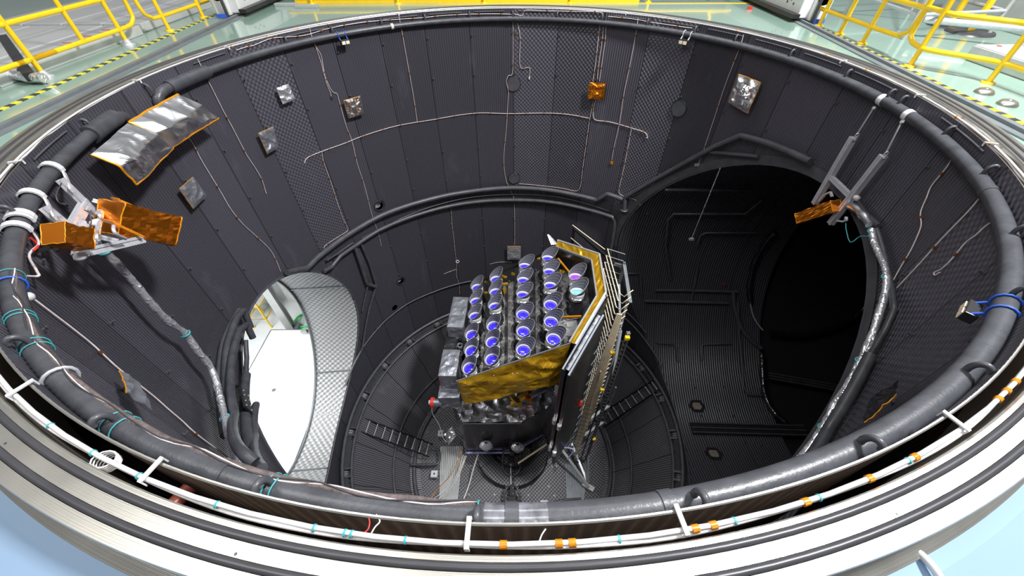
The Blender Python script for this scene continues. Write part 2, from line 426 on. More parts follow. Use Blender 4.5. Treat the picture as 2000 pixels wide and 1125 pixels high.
cutP = [cutter(DOOR_AZ, .1, 0, 20, 21, 8)]
small = []
for (u, v, r) in ((741, 402, .11), (783, 549, .10), (771, 601, .10)):
    p = cyl(u, v); az = math.degrees(math.atan2(p.x, p.y)); small.append(cutter(az, r, p.z, 4, 5.2, 24))
bpy.data.objects.remove(cutP[0])
cut_and_bake(w, [cutA, cutD] + small); struct(w)
struct(ringmesh([(WR+.0075, .168), (WR+.012, .168), (WR+.012, -1.2)]).obj('trim_backing', 'brown'))
struct(ringmesh([(WR+.001, .172), (WR+.007, .172), (WR+.0125, .169), (WR+.0125, .155)]).obj('trim_edge', 'steel'))
# vessel skin behind the shroud, with the same openings
vs_ = solid_ring(5.0, 5.05, -11.6, -.25, 144).obj('wall_vessel', 'brown')
bm = bmesh.new(); bm.from_mesh(vs_.data); bmesh.ops.remove_doubles(bm, verts=bm.verts, dist=1e-5); bmesh.ops.recalc_face_normals(bm, faces=bm.faces); bm.to_mesh(vs_.data); bm.free()
cut_and_bake(vs_, [cutter(AUX_AZ, AUX_R+.15, AUX_Z, 1.5, 8), cutter(DOOR_AZ, DOOR_R+.15, DOOR_Z, 1.5, 8)]); struct(vs_)
# side chamber (ribbed tunnel)
def tunnel(azd, r, zc, ns, R0, d1, seg=160, thick=0):
    D, L = axis(azd); vs = []; fs = []
    for k in range(seg):
        l = r*math.cos(2*PI*k/seg); z = zc + r*math.sin(2*PI*k/seg); d0 = math.sqrt(R0*R0 - l*l)
        for i in range(ns+1): vs.append(D*(d0 + (d1-d0)*i/ns) + L*l + Vector((0, 0, z)))
    K = ns+1
    for k in range(seg):
        q = (k+1) % seg
        for i in range(ns): fs.append((k*K+i, k*K+i+1, q*K+i+1, q*K+i))
    return MB().add(vs, fs, False)
struct(tunnel(AUX_AZ, AUX_R, AUX_Z, 6, WR+.02, 7.35).obj('wall_right', 'aux'))
D_, L_ = axis(AUX_AZ)
# dark far end of the side chamber: wider black space closed by a wall
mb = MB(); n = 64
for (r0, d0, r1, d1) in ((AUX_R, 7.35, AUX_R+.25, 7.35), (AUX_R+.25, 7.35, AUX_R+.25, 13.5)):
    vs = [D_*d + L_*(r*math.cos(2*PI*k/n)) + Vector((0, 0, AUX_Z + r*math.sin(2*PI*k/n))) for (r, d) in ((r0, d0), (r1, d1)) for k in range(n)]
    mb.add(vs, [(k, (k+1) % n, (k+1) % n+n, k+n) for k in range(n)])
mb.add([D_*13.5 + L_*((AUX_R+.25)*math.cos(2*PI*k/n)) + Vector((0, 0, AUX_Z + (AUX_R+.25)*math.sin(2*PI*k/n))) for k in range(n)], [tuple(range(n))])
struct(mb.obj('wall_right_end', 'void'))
# door passage
dl = tunnel(DOOR_AZ, DOOR_R, DOOR_Z, 3, WR+.03, 5.42, 120); dl = dl.obj('wall_door_lining', 'door'); struct(dl)
# seams of the passage lining
Dd, Ld = axis(DOOR_AZ)
def tunarc(azd, r, zc, d, t0, t1, n=24):
    D, L = axis(azd); return [D*d + L*(r*math.cos(math.radians(t0+(t1-t0)*i/n))) + Vector((0, 0, zc + r*math.sin(math.radians(t0+(t1-t0)*i/n)))) for i in range(n+1)]
# dished floor
df = ringmesh([(WR+.01, -8.70), (WR-.02, -8.74), (4.5, -8.82), (4.44, -9.0), (3.25, -10.92), (2.95, -11.0)], 240).obj('floor_dish', 'dish'); struct(df)
mb = MB(); n = 120; mb.add([pol(360*k/n, 3.0, -11.0) for k in range(n)], [tuple(range(n))[::-1]])
pf = mb.obj('floor_platform', 'platform'); struct(pf)
mb = MB(); n = 64; mb.add([pol(360*k/n, 5.2, -11.6) for k in range(n)], [tuple(range(n))]); struct(mb.obj('floor_vessel', 'void'))
# steel flange with two seal grooves
gz = .19
struct(ringmesh([(4.90, -.6), (4.765, -.35), (4.762, gz-.01), (4.768, gz), (4.785, gz), (4.785, gz-.02), (4.815, gz-.02), (4.815, gz), (4.862, gz), (4.862, gz-.02), (4.892, gz-.02), (4.892, gz), (4.938, gz), (4.942, gz-.006), (4.942, .0), (5.0, -.02), (5.0, -.3)], 360).obj('trim_flange', 'steel'))
for r in (4.800, 4.877):
    o = MB().tube([pol(1.5*k, r, gz-.004) for k in range(240)], .0145, 10, True).obj('seal_ring', 'rubber')
    tag(o, 'inner black rubber seal ring lying in its groove of the steel flange' if r < 4.85 else 'outer black rubber seal ring lying in its groove of the steel flange', 'seal', 'seal rings of the flange')
# hall floor: green around, pale blue deck at the near side
FZ = .05
def sector(r0, r1, a0, a1, z, n):
    vs = [pol(a0+(a1-a0)*k/n, r, z) for r in (r0, r1) for k in range(n+1)]
    return MB().add(vs, [(k, k+1, k+n+2, k+n+1) for k in range(n)])
gf = sector(4.945, 30, -122, 122, FZ, 120).obj('floor_hall', 'green'); struct(gf)
struct(ringmesh([(5.26, -.175), (30, -.175)], 60).obj('floor_lower', 'green'))
mb = MB()
for az in (122, 238): mb.add([pol(az, 4.95, FZ), pol(az, 30, FZ), pol(az, 30, -.2), pol(az, 4.95, -.2)], [(0, 1, 2, 3)])
struct(mb.obj('trim_step', 'steel'))
bf = ringmesh([(4.946, -.02), (5.06, -.06), (5.25, -.16), (9, -.16)], 60, 122.0, 238.0).obj('floor_deck', 'bluepaint'); struct(bf)

# ================================================================== FLANGE AND RIM FITTINGS
# floor tracks and hazard stripes, left and right
for sx, side, x0, k0, x1, k1 in ((-1, 'left', -5.47, -.04, -5.98, -.055), (1, 'right', 5.36, .073, 5.56, .060)):
    t = MB(); A = lambda o, y, z: Vector((x0 + k0*y + o, y, FZ+z))
    for o_, w_, h_ in ((0, .05, .045), (.10*sx, .10, .012), (-.09*sx, .09, .016)): t.beam(A(o_, -3.2, h_/2), A(o_, 14, h_/2), w_, h_)
    o = t.obj('floor_track', 'greybeam'); recenter(o); tag(o, 'long straight grey steel track in the green floor on the %s of the round opening' % side, 'track')
    h = MB(); h.beam(Vector((x1 + k1*-2.2, -2.2, FZ+.004)), Vector((x1 + k1*9, 9, FZ+.004)), .075, .006); o = h.obj('hazard_stripe', 'hazard'); recenter(o)
    tag(o, 'yellow and black hazard stripe on the green floor beside the %s track' % side, 'floor marking')
h = MB(); h.box((2.6, 5.85, FZ+.004), (8.5, .07, .006)); o = h.obj('floor_line', 'yellow'); recenter(o); tag(o, 'thin yellow line on the green floor behind the far rim', 'floor marking')
# thick manifold pipe around the inside of the rim; it is open at the upper left
PR, PZ = 4.605, 0.0
def prad(az):
    a = abs((az + 180) % 360 - 180); return .046 + .013*max(0, min(1, (a-30)/60))
def azpx(u, v, z=0.0):
    p = hz(u, v, z); return math.degrees(math.atan2(p.x, p.y))
a_end1 = azpx(325, 172); a_end2 = azpx(215, 230)
def manifold():
    a0, a1 = a_end1, a_end2 + 360
    pts = [pol(a0 + (a1-a0)*i/240, PR, PZ) for i in range(241)]
    t = MB().tube(pts, [prad(a0 + (a1-a0)*i/240) for i in range(241)], 14)
    o = t.obj('rim_pipe', 'pipe'); tag(o, 'thick grey insulated pipe running around just inside the chamber rim', 'pipe')
    # insulated ends and elbows that turn down behind the foil
    s = MB(); s.tube([pol(a0 + .2 + (9-.2)*i/10, PR, PZ) for i in range(11)], .082, 14)
    s.obj('insulation_sleeve', 'pipe', o)
    s = MB(); s.tube([pol(a1 - (6)*i/10, PR, PZ) for i in range(11)], .09, 14); s.obj('insulation_sleeve', 'pipe', o)
    e = MB(); e.tube(smooth([pol(a0+.5, PR, PZ), pol(a0-2.0, PR-.01, PZ-.01), pol(a0-3.2, PR, PZ-.09), pol(a0-3.4, PR, PZ-.26)], 5), .062, 12); e.obj('pipe_elbow', 'pipe', o)
    e = MB(); e.tube(smooth([pol(a1-.3, PR, PZ), pol(a1+1.2, PR-.01, PZ-.03), pol(a1+1.8, PR, PZ-.12), pol(a1+1.5, PR, PZ-.4)], 5), .062, 12); e.obj('pipe_elbow', 'pipe', o)
    for az in (0.0, 19.3, 62, 118, 172, 180, 196, 204, 248):     # joints
        MB().tube([pol(az-.35, PR, PZ), pol(az+.35, PR, PZ)], prad(az)+.005, 14).obj('pipe_joint', 'pipe', o)
    return o
rim_pipe = manifold()
for (u0, u1) in (((960, 1015), (1060, 1010)),):
    pass
# clear taped stretch on the near side of the pipe
t = MB(); t.tube([pol(180-1.8+3.2*i/6, PR, PZ) for i in range(7)], .0595, 14)
part(t.obj('pipe_wrap', mat('clear_wrap', (.17, .17, .19), .2, .2, var=.7, nscale=14), rim_pipe), 'shiny clear wrap on grey pipe')
# hooped connectors between pipe and wall
hook_px = [(640, 60), (735, 42), (823, 32), (913, 25), (1002, 22), (1093, 25), (1180, 35), (1270, 45), (1365, 60), (1455, 75), (1555, 108), (1655, 150), (1752, 190), (1775, 203), (1865, 265), (1950, 345), (1990, 460),
           (1965, 572), (1905, 735), (1690, 875), (1355, 968), (935, 1000), (525, 952), (215, 832), (45, 680), (8, 425), (548, 80), (398, 180), (160, 250)]
hooks = []
hk = None
for i, (u, v) in enumerate(hook_px):
    az = azpx(u, v, .05)
    if hk is None:
        c = MB(); c.tube(smooth([Vector((0, -.005, .03)), Vector((0, -.012, .075)), Vector((0, -.002, .115)), Vector((0, .022, .135)), Vector((0, .044, .125)), Vector((0, .050, .105))], 5), .016, 10)
        hk = c.obj('pipe_connector', 'dpipe'); o = hk
    else: o = hk.copy(); C.objects.link(o)
    o.location = pol(az, PR, PZ); o.rotation_euler = (0, 0, -math.radians(az))
    tag(o, 'small black hooped pipe connector bridging rim pipe and shroud wall', 'pipe connector', 'hooped connectors around the rim pipe')
# long thin stiffener tubes between the connectors at the far rim
for a0, a1 in ((-55, -46), (-43.5, -35), (-32, -23.5), (-20.5, -12.5), (-9, -1.5), (2, 10), (26, 34), (38, 46), (49, 57), (60, 68), (71, 79), (82, 91), (101, 111), (-76, -69), (-112, -104)):
    o = MB().tube(arc(WR-.012, .125, a0, a1, 8), .009, 6).obj('edge_tube', 'dpipe'); recenter(o)
    tag(o, 'thin black tube along the top edge of a shroud panel', 'tube', 'edge tubes along the shroud top')

# white conduit with braided cable in the gap behind the shroud edge
o = MB().tube([pol(3*k, 4.728, .165) for k in range(120)], .0095, 8, True).obj('cable_conduit', 'whiteplastic')
tag(o, 'white conduit running around the gap between shroud and steel flange', 'conduit'); cond = o
t = MB()
P = [pol(1.0*k, 4.733 + .006*math.sin(k*.37), .150 + .006*math.sin(k*.9)) for k in range(360)]; t.tube(P, .0095, 6, True)
part(t.obj('braided_cable', 'wirew', cond), 'pale braided cable tied under the conduit')
for (u, v) in ((1092, 1066), (1118, 1063), (1357, 1030), (1392, 1023), (1572, 977), (1695, 930), (1783, 888), (1955, 782), (1970, 765), (1985, 745), (983, 1068), (620, 41), (565, 54), (500, 68), (440, 89), (1610, 108), (1685, 137), (1860, 228), (1905, 275), (1290, 42), (1440, 60)):
    az = azpx(u, v, .165); s = MB(); s.tube([pol(az-.16, 4.728, .162), pol(az+.16, 4.728, .162)], .0150, 8); s.obj('conduit_tape', 'tape', cond)
for (u, v) in ((95, 833), (180, 885), (270, 930), (420, 990), (612, 1035), (670, 1050), (682, 1055), (790, 1062), (1210, 1055), (1430, 1008), (1595, 965), (1770, 895)):
    az = azpx(u, v, .165); s = MB(); s.tube([pol(az-.05, 4.728, .162), pol(az+.05, 4.728, .162)], .0140, 8); s.obj('conduit_tie', 'teal', cond)
for i, (u, v) in enumerate([(65, 778), (322, 930), (918, 1045), (1315, 1018), (1835, 836), (1590, 135), (1800, 200), (410, 98), (250, 170), (770, 30), (1230, 30), (60, 330), (1950, 300)]):
    az = azpx(u, v, .1); D, L = axis(az)
    b = MB(); R3 = Matrix((L, D, (0, 0, 1))).transposed()
    b.box(pol(az, 4.695, .183), (.018, .10, .008), R3); b.box(pol(az, 4.745, .165), (.018, .006, .04), R3); b.box(pol(az, 4.648, .168), (.018, .006, .036), R3)
    o = b.obj('conduit_bracket', 'whitemetal'); recenter(o)
    tag(o, 'short white strap bracket clipped over the shroud edge and the white conduit', 'bracket', 'conduit brackets around the rim')
# red-brown insulators and loops in the gap
for (u0, v0, u1, v1, lb) in ((372, 938, 352, 968, 'red-brown insulator post in the gap at the lower left of the rim'),):
    a = hz(u0, v0, -.02); b = hz(u1, v1, .02)
    t = MB(); az = azpx(362, 953, 0)
    t.cylinder(pol(az, 4.69, -.02), pol(az, 4.765, -.01), .03, 16); o = t.obj('insulator', 'copper'); recenter(o); tag(o, lb, 'insulator')
az = azpx(225, 905, .1); t = MB()
for k in range(5):
    t.tube([pol(az, 4.73, .15) + Vector((.035*math.cos(q/12*2*PI)*(1+.1*k), .035*math.sin(q/12*2*PI), .012*k-.04)) for q in range(12)], .0035, 5, True)
o = t.obj('cord_coil', 'wirew'); recenter(o); tag(o, 'small coil of white cord tied on the white conduit at the lower left', 'cord')
M['brown_tape'] = mat('brown_tape', (.20, .075, .02), .35, .2, var=.4, nscale=60)
def wire_th(name, px, label, m='wire', r=.006, R=WR-.02, taps=0, group=None, sm=True, cat='wire', tapem='brown_tape'):
    r *= .85
    P = wallpts(px, R, 5, sm); o = MB().tube(P, r, 5).obj(name, m); tag(o, label, cat, group)
    c = sum(P, Vector())/len(P); o.data.transform(Matrix.Translation(-c)); o.location = c
    if taps:
        L = [0]
        for a, b in zip(P, P[1:]): L.append(L[-1] + (b-a).length)
        n = max(1, int(L[-1]/taps))
        for k in range(n):
            d = (k+.5)*L[-1]/n; i = max(j for j in range(len(P)-1) if L[j] <= d); p = P[i].lerp(P[i+1], (d-L[i])/(L[i+1]-L[i]+1e-9)) - c
            t = (P[i+1]-P[i]).normalized(); MB().beam(p - t*.016, p + t*.016, .030, .012, (p+c).normalized()).obj('wire_tape', tapem, o)
    return o
def drop(R=WR-.02, lo=0): pass
# slack wires hanging from the shroud edge in the gap (near side)
for (px, lb, mm) in (([(719, 1008), (722, 1020), (718, 1035), (703, 1045)], 'thin red wire looping from shroud edge to white conduit, near front left', 'red'),
                 ([(735, 1005), (742, 1018), (732, 1030), (722, 1048)], 'short white wire loop with orange tape from shroud edge, near front left', 'wirew'),
                 ([(1066, 1033), (1058, 1045), (1052, 1062)], 'short white wire hanging from the shroud edge near the front middle', 'wirew')):
    P = [hz(u, v, .165) for k, (u, v) in enumerate(px)]
    o = MB().tube(smooth(P, 4), .003, 5).obj('slack_wire', mm); recenter(o); tag(o, lb, 'wire')

# ================================================================== ON THE ROUND WALL
# thin instrumentation wires
wire_th('rim_wire', [(462, 98), (480, 92), (497, 88), (530, 75), (565, 72), (600, 68), (640, 56), (700, 45), (745, 40), (820, 35), (870, 30), (960, 27), (1000, 28)], 'pink wire pinned along the shroud edge above the rim pipe, far left stretch', taps=.45)
wire_th('rim_wire', [(1004, 27), (1020, 30), (1027, 20), (1060, 21), (1110, 22), (1173, 24), (1175, 34)], 'pink wire pinned along the shroud edge above the rim pipe, far middle stretch', taps=.4)
wire_th('rim_wire', [(1188, 32), (1243, 38), (1275, 44), (1330, 52), (1352, 55)], 'pink wire along the shroud edge right of the three parallel wires', taps=.45)
wire_th('wall_wire', [(595, 319), (597, 312), (604, 306), (628, 296), (670, 281), (705, 267), (770, 247), (812, 239), (850, 233), (930, 221), (1000, 222), (1097, 222), (1150, 231)], 'long pink wire taped horizontally across the back wall panels', r=.008, taps=.42)
wire_th('wall_wire', [(1163, 196), (1159, 215), (1159, 228), (1165, 235), (1190, 238), (1233, 250), (1260, 259), (1265, 270), (1262, 268)], 'pink wire running right from under the orange foil square', r=.008, taps=.4)
wire_th('wall_wire', [(629, 297), (632, 315), (646, 355), (659, 396), (670, 427), (679, 446), (676, 453), (660, 463), (635, 480), (634, 487)], 'pink wire dropping beside the left dimpled panel down to the curved pipes', taps=.35)
wire_th('wall_wire', [(605, 55), (610, 75), (617, 92), (628, 125), (633, 145), (645, 172), (652, 181), (658, 183), (662, 195), (670, 225), (677, 248), (685, 268), (690, 285), (698, 320), (712, 363), (728, 425), (738, 452), (745, 481)], 'pale wire falling past the small foil patch with three strips', taps=.55)
wire_th('wall_wire', [(617, 92), (627, 108), (633, 140), (637, 160), (645, 180), (647, 188)], 'short pale wire ending in a dark plug left of the three strip foil patch', taps=.5)
wire_th('wall_wire', [(779, 30), (785, 62), (797, 128), (808, 190), (815, 238)], 'straight pale wire between rim pipe and horizontal wire, left of middle', taps=.6)
wire_th('wall_wire', [(1002, 30), (1002, 90), (1001, 142), (993, 148), (989, 160), (993, 178), (992, 200), (989, 250), (984, 310), (988, 350), (997, 372), (1003, 385), (1005, 420), (1005, 478)], 'pale wire down the middle seam looping round the black disc', taps=.6)
wire_th('wall_wire', [(1011, 45), (1016, 75), (1016, 130), (1034, 132), (1034, 148)], 'thin stepped wire ending in a white plug on the dimpled panel', taps=.6)
wire_th('wall_wire', [(1172, 48), (1168, 80), (1163, 125), (1158, 158)], 'leftmost of three parallel wires above the orange foil square', taps=.35)
wire_th('wall_wire', [(1179, 48), (1176, 80), (1170, 120), (1166, 158)], 'middle of three parallel wires above the orange foil square', taps=.35)
wire_th('wall_wire', [(1184, 50), (1182, 80), (1177, 115), (1171, 158)], 'rightmost of three parallel wires above the orange foil square', taps=.35)
wire_th('wall_wire', [(1159, 196), (1156, 212), (1152, 232), (1145, 280), (1138, 330), (1134, 362), (1126, 373), (1100, 368), (1060, 363), (1014, 359)], 'pink wire from under the orange foil square down to the curved pipe, bending left', taps=.3)
wire_th('wall_wire', [(1246, 35), (1243, 60), (1230, 130), (1219, 182), (1210, 240), (1200, 285), (1195, 312)], 'thin straight wire right of the orange foil square ending in a fork plug', taps=.5)
wire_th('wall_wire', [(1233, 252), (1228, 280), (1218, 330), (1210, 365), (1210, 378), (1225, 386), (1240, 390), (1247, 396), (1252, 402)], 'pink wire dropping to the corner of the big right opening', taps=.3)
wire_th('wall_wire', [(1452, 68), (1446, 90), (1438, 110), (1415, 170), (1397, 225), (1388, 252), (1380, 276), (1372, 300), (1364, 320)], 'pale wire falling left of the large silver foil square', taps=.6)
wire_th('wall_wire', [(386, 115), (403, 150), (423, 190), (438, 220), (453, 247), (470, 280), (484, 306), (500, 330), (512, 352), (520, 378)], 'pale wire falling on the left wall right of the big foil blankets', taps=.55)
wire_th('wall_wire', [(358, 255), (378, 283), (392, 310), (405, 332), (430, 373), (452, 410), (475, 438), (500, 461), (527, 487), (540, 510), (548, 530)], 'pale wire falling from the big foil blankets towards the door opening', taps=.5)
wire_th('wall_wire', [(62, 581), (103, 612), (140, 640), (180, 672), (210, 700), (232, 720), (270, 750), (303, 776), (330, 800), (356, 822), (375, 840), (400, 860), (445, 892)], 'pale wire running down the near left wall past the slanted foil patch', r=.007, taps=.9, m='wire')
wire_th('wall_wire', [(1868, 292), (1850, 325), (1820, 362), (1810, 385), (1798, 415), (1799, 440), (1790, 465), (1777, 492), (1760, 520), (1745, 547)], 'kinked pale wire on the right wall beside the big opening', r=.007, taps=.45)
wire_th('wall_wire', [(1912, 388), (1892, 412), (1860, 445), (1835, 471), (1805, 505), (1780, 532), (1752, 562)], 'straight pale wire on the right wall beside the kinked one', r=.007, taps=.7)
wire_th('wall_wire', [(1934, 435), (1921, 445), (1905, 460), (1885, 475), (1860, 505), (1845, 520), (1836, 527), (1825, 532), (1826, 538), (1835, 532)], 'pale wire on the right wall ending in a small loop', r=.007, taps=.5)
wire_th('wall_wire', [(881, 405), (883, 440), (886, 463), (890, 500), (892, 515), (892, 540), (897, 555), (898, 575)], 'pale wire with a small ring hanging on the lower back wall', taps=.5)
wire_th('wall_wire', [(867, 535), (880, 530), (891, 526)], 'short side lead of the wire on the lower back wall', taps=9)
wire_th('wall_wire', [(957, 516), (975, 512), (1000, 512)], 'short wire near the hanging foil tag on the lower back wall', taps=9)
t = MB(); p = cyl(893, 510); D, L = axis(math.degrees(math.atan2(p.x, p.y))); t.tube([p - D*.03 + L*(.05*math.cos(k/12*2*PI)) + Vector((0, 0, .05*math.sin(k/12*2*PI))) for k in range(12)], .012, 6, True)
o = t.obj('ring_plug', 'wirew'); recenter(o); tag(o, 'small white ring on the wire of the lower back wall', 'ring')
# white plug and fork plug
for (u, v, w, h, mt, lb) in ((1034, 152, .03, .06, 'whiteplastic', 'white plug at the end of the stepped wire'), (1195, 318, .06, .07, 'tape', 'brown fork plug at the end of the thin straight wire'), (648, 190, .04, .05, 'rubber', 'dark plug at the end of the short wire left of the striped foil')):
    p = cyl(u, v, WR-.02); a = math.degrees(math.atan2(p.x, p.y)); D, L = axis(a); b = MB(); b.box(p, (w, .02, h), Matrix((L, D, (0, 0, 1))).transposed()); o = b.obj('plug', mt); recenter(o); tag(o, lb, 'plug')

# foil patches
def patch(px, label, m='silverfoil', R=None, **k):
    if R is None: R = WR-.07
    return foil_patch(k.pop('name', 'foil_patch'), [cyl(u, v, R) for u, v in px], label, k.pop('cat', 'foil patch'), m, **k)
patch([(1445, 144), (1489, 161), (1463, 221), (1425, 199)], 'large crinkled silver foil square edged with orange tape, upper right back wall', amp=.05, seed=1)
patch([(1457, 165), (1473, 170), (1463, 195), (1443, 184)], 'small inner silver foil pocket on the large foil square', amp=.05, seed=8, R=WR-.14, edges=(0, 1, 2, 3))
patch([(1152, 160), (1184, 162), (1180, 194), (1149, 192)], 'shiny orange foil square on the back wall under three parallel wires', 'copperfoil', amp=.03, seed=2, edges=())
patch([(670, 196), (702, 187), (709, 221), (680, 230)], 'small silver foil patch with three orange strips on the back wall', amp=.035, seed=3, cross=True)
patch([(502, 260), (531, 247), (541, 287), (520, 300)], 'dark small foil patch with orange left and top edges beside the dimpled panel', 'darkfoil', amp=.03, seed=4)
patch([(346, 369), (373, 346), (400, 382), (373, 408)], 'dark grey foil patch edged in orange on the left wall above the orange film box', 'darkfoil', amp=.03, seed=5)
patch([(225, 729), (255, 757), (285, 807), (237, 772)], 'slanted foil patch with orange left edge low on the near left wall', 'darkfoil', amp=.04, seed=6, edges=(0, 3))
patch([(1768, 752), (1760, 775), (1698, 832), (1712, 795)], 'long dark foil patch with orange edge low on the near right wall', 'blackfoil', amp=.05, seed=7, edges=(1,))
patch([(991, 480), (1017, 480), (1017, 506), (991, 506)], 'small silver foil tag hanging on the lower back wall behind the telescope block', 'hosefoil', amp=.03, seed=9, edges=(0,))
patch([(537, 172), (561, 163), (574, 193), (550, 203)], 'small crumpled silver foil square set into the left dimpled panel', 'hosefoil', amp=.03, seed=10, edges=())
patch([(270, 240), (365, 185), (420, 231), (327, 288)], 'large wrinkled silver foil blanket, right of the pair on the upper left wall', amp=.07, seed=11, R=WR-.27, off=.16, name='foil_blanket', cat='foil blanket', edges=(0, 2, 3))
patch([(204, 300), (272, 240), (330, 290), (262, 361)], 'large wrinkled silver foil blanket, left of the pair on the upper left wall', amp=.07, seed=12, R=WR-.29, off=.16, name='foil_blanket', cat='foil blanket', edges=(2, 3))

# black discs on the seams of the dimpled panels
for (u, v, lb) in ((1003, 164, 'round black cover disc on the middle seam of the upper back wall'), (1004, 348, 'round black cover disc on the middle seam just above the curved pipes'), (1326, 212, 'round black cover disc on the right dimpled panel')):
    p = cyl(u, v, WR-.012); D, L = axis(math.degrees(math.atan2(p.x, p.y))); Zv = Vector((0, 0, 1)); r = .15
    t = MB(); P = [p - D*.01 + L*(r*math.cos(k/32*2*PI)) + Zv*(r*math.sin(k/32*2*PI)) for k in range(32)]; Q = [q + D*.025 for q in P]
    t.add(P + Q, [tuple(range(32))] + [(k, (k+1) % 32, (k+1) % 32+32, k+32) for k in range(32)])
    o = t.obj('cover_disc', 'dpipe'); recenter(o); tag(o, lb, 'cover disc')
    P2 = [q + D*.005 - o.location for q in P]
    MB().tube([(q-(p-o.location))*1.06 + (p-o.location) for q in P2], .008, 6, True).obj('disc_rim', 'blackmetal', o)
# octagon frames of the small ports
for (u, v, lb, r) in ((741, 402, 'octagonal black port frame above the curved pipes on the left of the back wall', .15), (783, 549, 'octagonal black port frame on the lower left back wall', .14)):
    p = cyl(u, v, WR-.01); D, L = axis(math.degrees(math.atan2(p.x, p.y)))
    o = MB().tube([p + L*(r*math.cos((k+.5)/8*2*PI)) + Vector((0, 0, r*math.sin((k+.5)/8*2*PI))) for k in range(8)], .009, 6, True).obj('octagonal_port', 'blackmetal'); recenter(o); tag(o, lb, 'port')
    o = MB().cylinder(p + D*.10, p + D*.16, .10, 20).obj('port_plate', 'lightgrey'); recenter(o); tag(o, 'grey metal plate inside the ' + lb.replace('black port frame ', 'port ').replace(' on the left of the back wall', ', left'), 'plate')
# stud clips
cl = None
for k in range(-12, 22):
    for z in (-.28, -1.05, -1.9, -2.75, -3.55, -4.95, -6.0):
        az = .8 + 11.5*k + (0.6 if z > -4 else 0); p = pol(az, WR, z)
        Da, La = axis(AUX_AZ); Dd_, Ld_ = axis(DOOR_AZ)
        if p.dot(Da) > 0 and math.hypot(p.dot(La), z-AUX_Z) < AUX_R+.12: continue
        if p.dot(Dd_) > 0 and math.hypot(p.dot(Ld_), z-DOOR_Z) < DOOR_R+.12: continue
        if abs(az) > 140: continue
        if z < -4.5 and (az > 40 or az < -60): continue
        if cl is None:
            c = MB(); c.box((0, -.006, 0), (.034, .008, .034)); c.cylinder((0, -.01, 0), (0, -.04, 0), .009, 8); c.box((0, -.038, .008), (.024, .010, .014)); cl = c.obj('wall_clip', 'dpipe'); o = cl
        else: o = cl.copy(); C.objects.link(o)
        o.location = pol(az, WR, z); o.rotation_euler = (0, 0, -math.radians(az))
        tag(o, 'small black stud clip fixed on a panel seam of the round ribbed wall', 'clip', 'stud clips on the wall seams')

# ---- pipes on the round wall
def wpipe(px, r, label, R=None, m='dpipe', sm=False, name='wall_pipe', k=6, brk=0, nseg=10):
    P = wallpts(px, R or WR-r-.045, k, sm); o = MB().tube(P, r, nseg).obj(name, m); recenter(o); tag(o, label, 'pipe')
    if brk:
        L = [0]
        for a, b in zip(P, P[1:]): L.append(L[-1] + (b-a).length)
        n = max(1, int(L[-1]/brk))
        for q in range(n):
            d = (q+.5)*L[-1]/n; i = max(j for j in range(len(P)-1) if L[j] <= d); p = P[i]; D = Vector((p.x, p.y, 0)).normalized()
            MB().beam(p - o.location, p + D*(r+.04) - o.location, .03, .03).obj('pipe_stay', 'blackmetal', o)
    return o
wpipe([(560, 532), (600, 524), (623, 501), (645, 484), (700, 446), (745, 421), (830, 392), (920, 374), (1000, 367), (1070, 371), (1120, 380), (1166, 391), (1187, 379), (1217, 390)], .06, 'upper of the two thick curved pipes across the back wall', brk=.8)
wpipe([(633, 530), (648, 521), (665, 500), (697, 478), (740, 450), (820, 418), (910, 397), (1000, 391), (1060, 393), (1150, 410), (1196, 424), (1201, 432), (1199, 450), (1190, 505)], .05, 'lower of the two thick curved pipes across the back wall', brk=.9)
wpipe([(706, 466), (760, 438), (830, 408), (910, 387), (1000, 380), (1090, 385), (1190, 413)], .014, 'thin black rail between the two thick curved pipes', R=WR-.04)
wpipe([(638, 509), (660, 495), (690, 474), (694, 480)], .025, 'short thin pipe stub between the curved pipes at the left end')
wpipe([(1219, 410), (1221, 386), (1245, 371), (1290, 345), (1345, 314), (1397, 286), (1447, 265), (1500, 280), (1560, 305), (1583, 316)], .055, 'thick pipe arching over the big right opening', brk=.9)
wpipe([(1387, 297), (1430, 301), (1481, 306)], .035, 'thin pipe stub under the arching pipe at the right opening')
wpipe([(694, 484), (705, 516), (718, 555), (733, 560)], .05, 'grey pipe descending right of the door opening', m='dpipe')
wpipe([(706, 478), (722, 515), (735, 558), (722, 600), (708, 680), (675, 753)], .03, 'long thin pipe going down the wall right of the door passage')
wpipe([(718, 560), (708, 608)], .022, 'short thin pipe beside the door passage')
wpipe([(708, 680), (750, 629), (795, 594), (845, 571), (920, 549)], .022, 'thin angled pipe around the foot of the back wall', brk=1.2)
wpipe([(1217, 605), (1235, 620), (1262, 650)], .022, 'thin pipe at the foot of the wall right of the heater frame')
wpipe([(1216, 618), (1240, 640), (1292, 713)], .03, 'thicker pipe at the foot of the wall right of the heater frame')
# black flat plate strip beside the right opening
for (px, lb, mt) in (([(1199, 398), (1222, 404), (1216, 520), (1192, 515)], 'flat black wall strip between the lower curved pipe and the right opening', 'blackmetal'),):
    pass
# pipe flange ring at corner
p = cyl(1219, 410, WR-.1); D, L = axis(math.degrees(math.atan2(p.x, p.y))); o = MB().lathe([(.05, -.012), (.10, -.012), (.10, .012), (.05, .012)], 20).obj('pipe_collar', 'dpipe'); o.location = p; tag(o, 'round collar where the arching pipe ends beside the right opening', 'pipe collar')
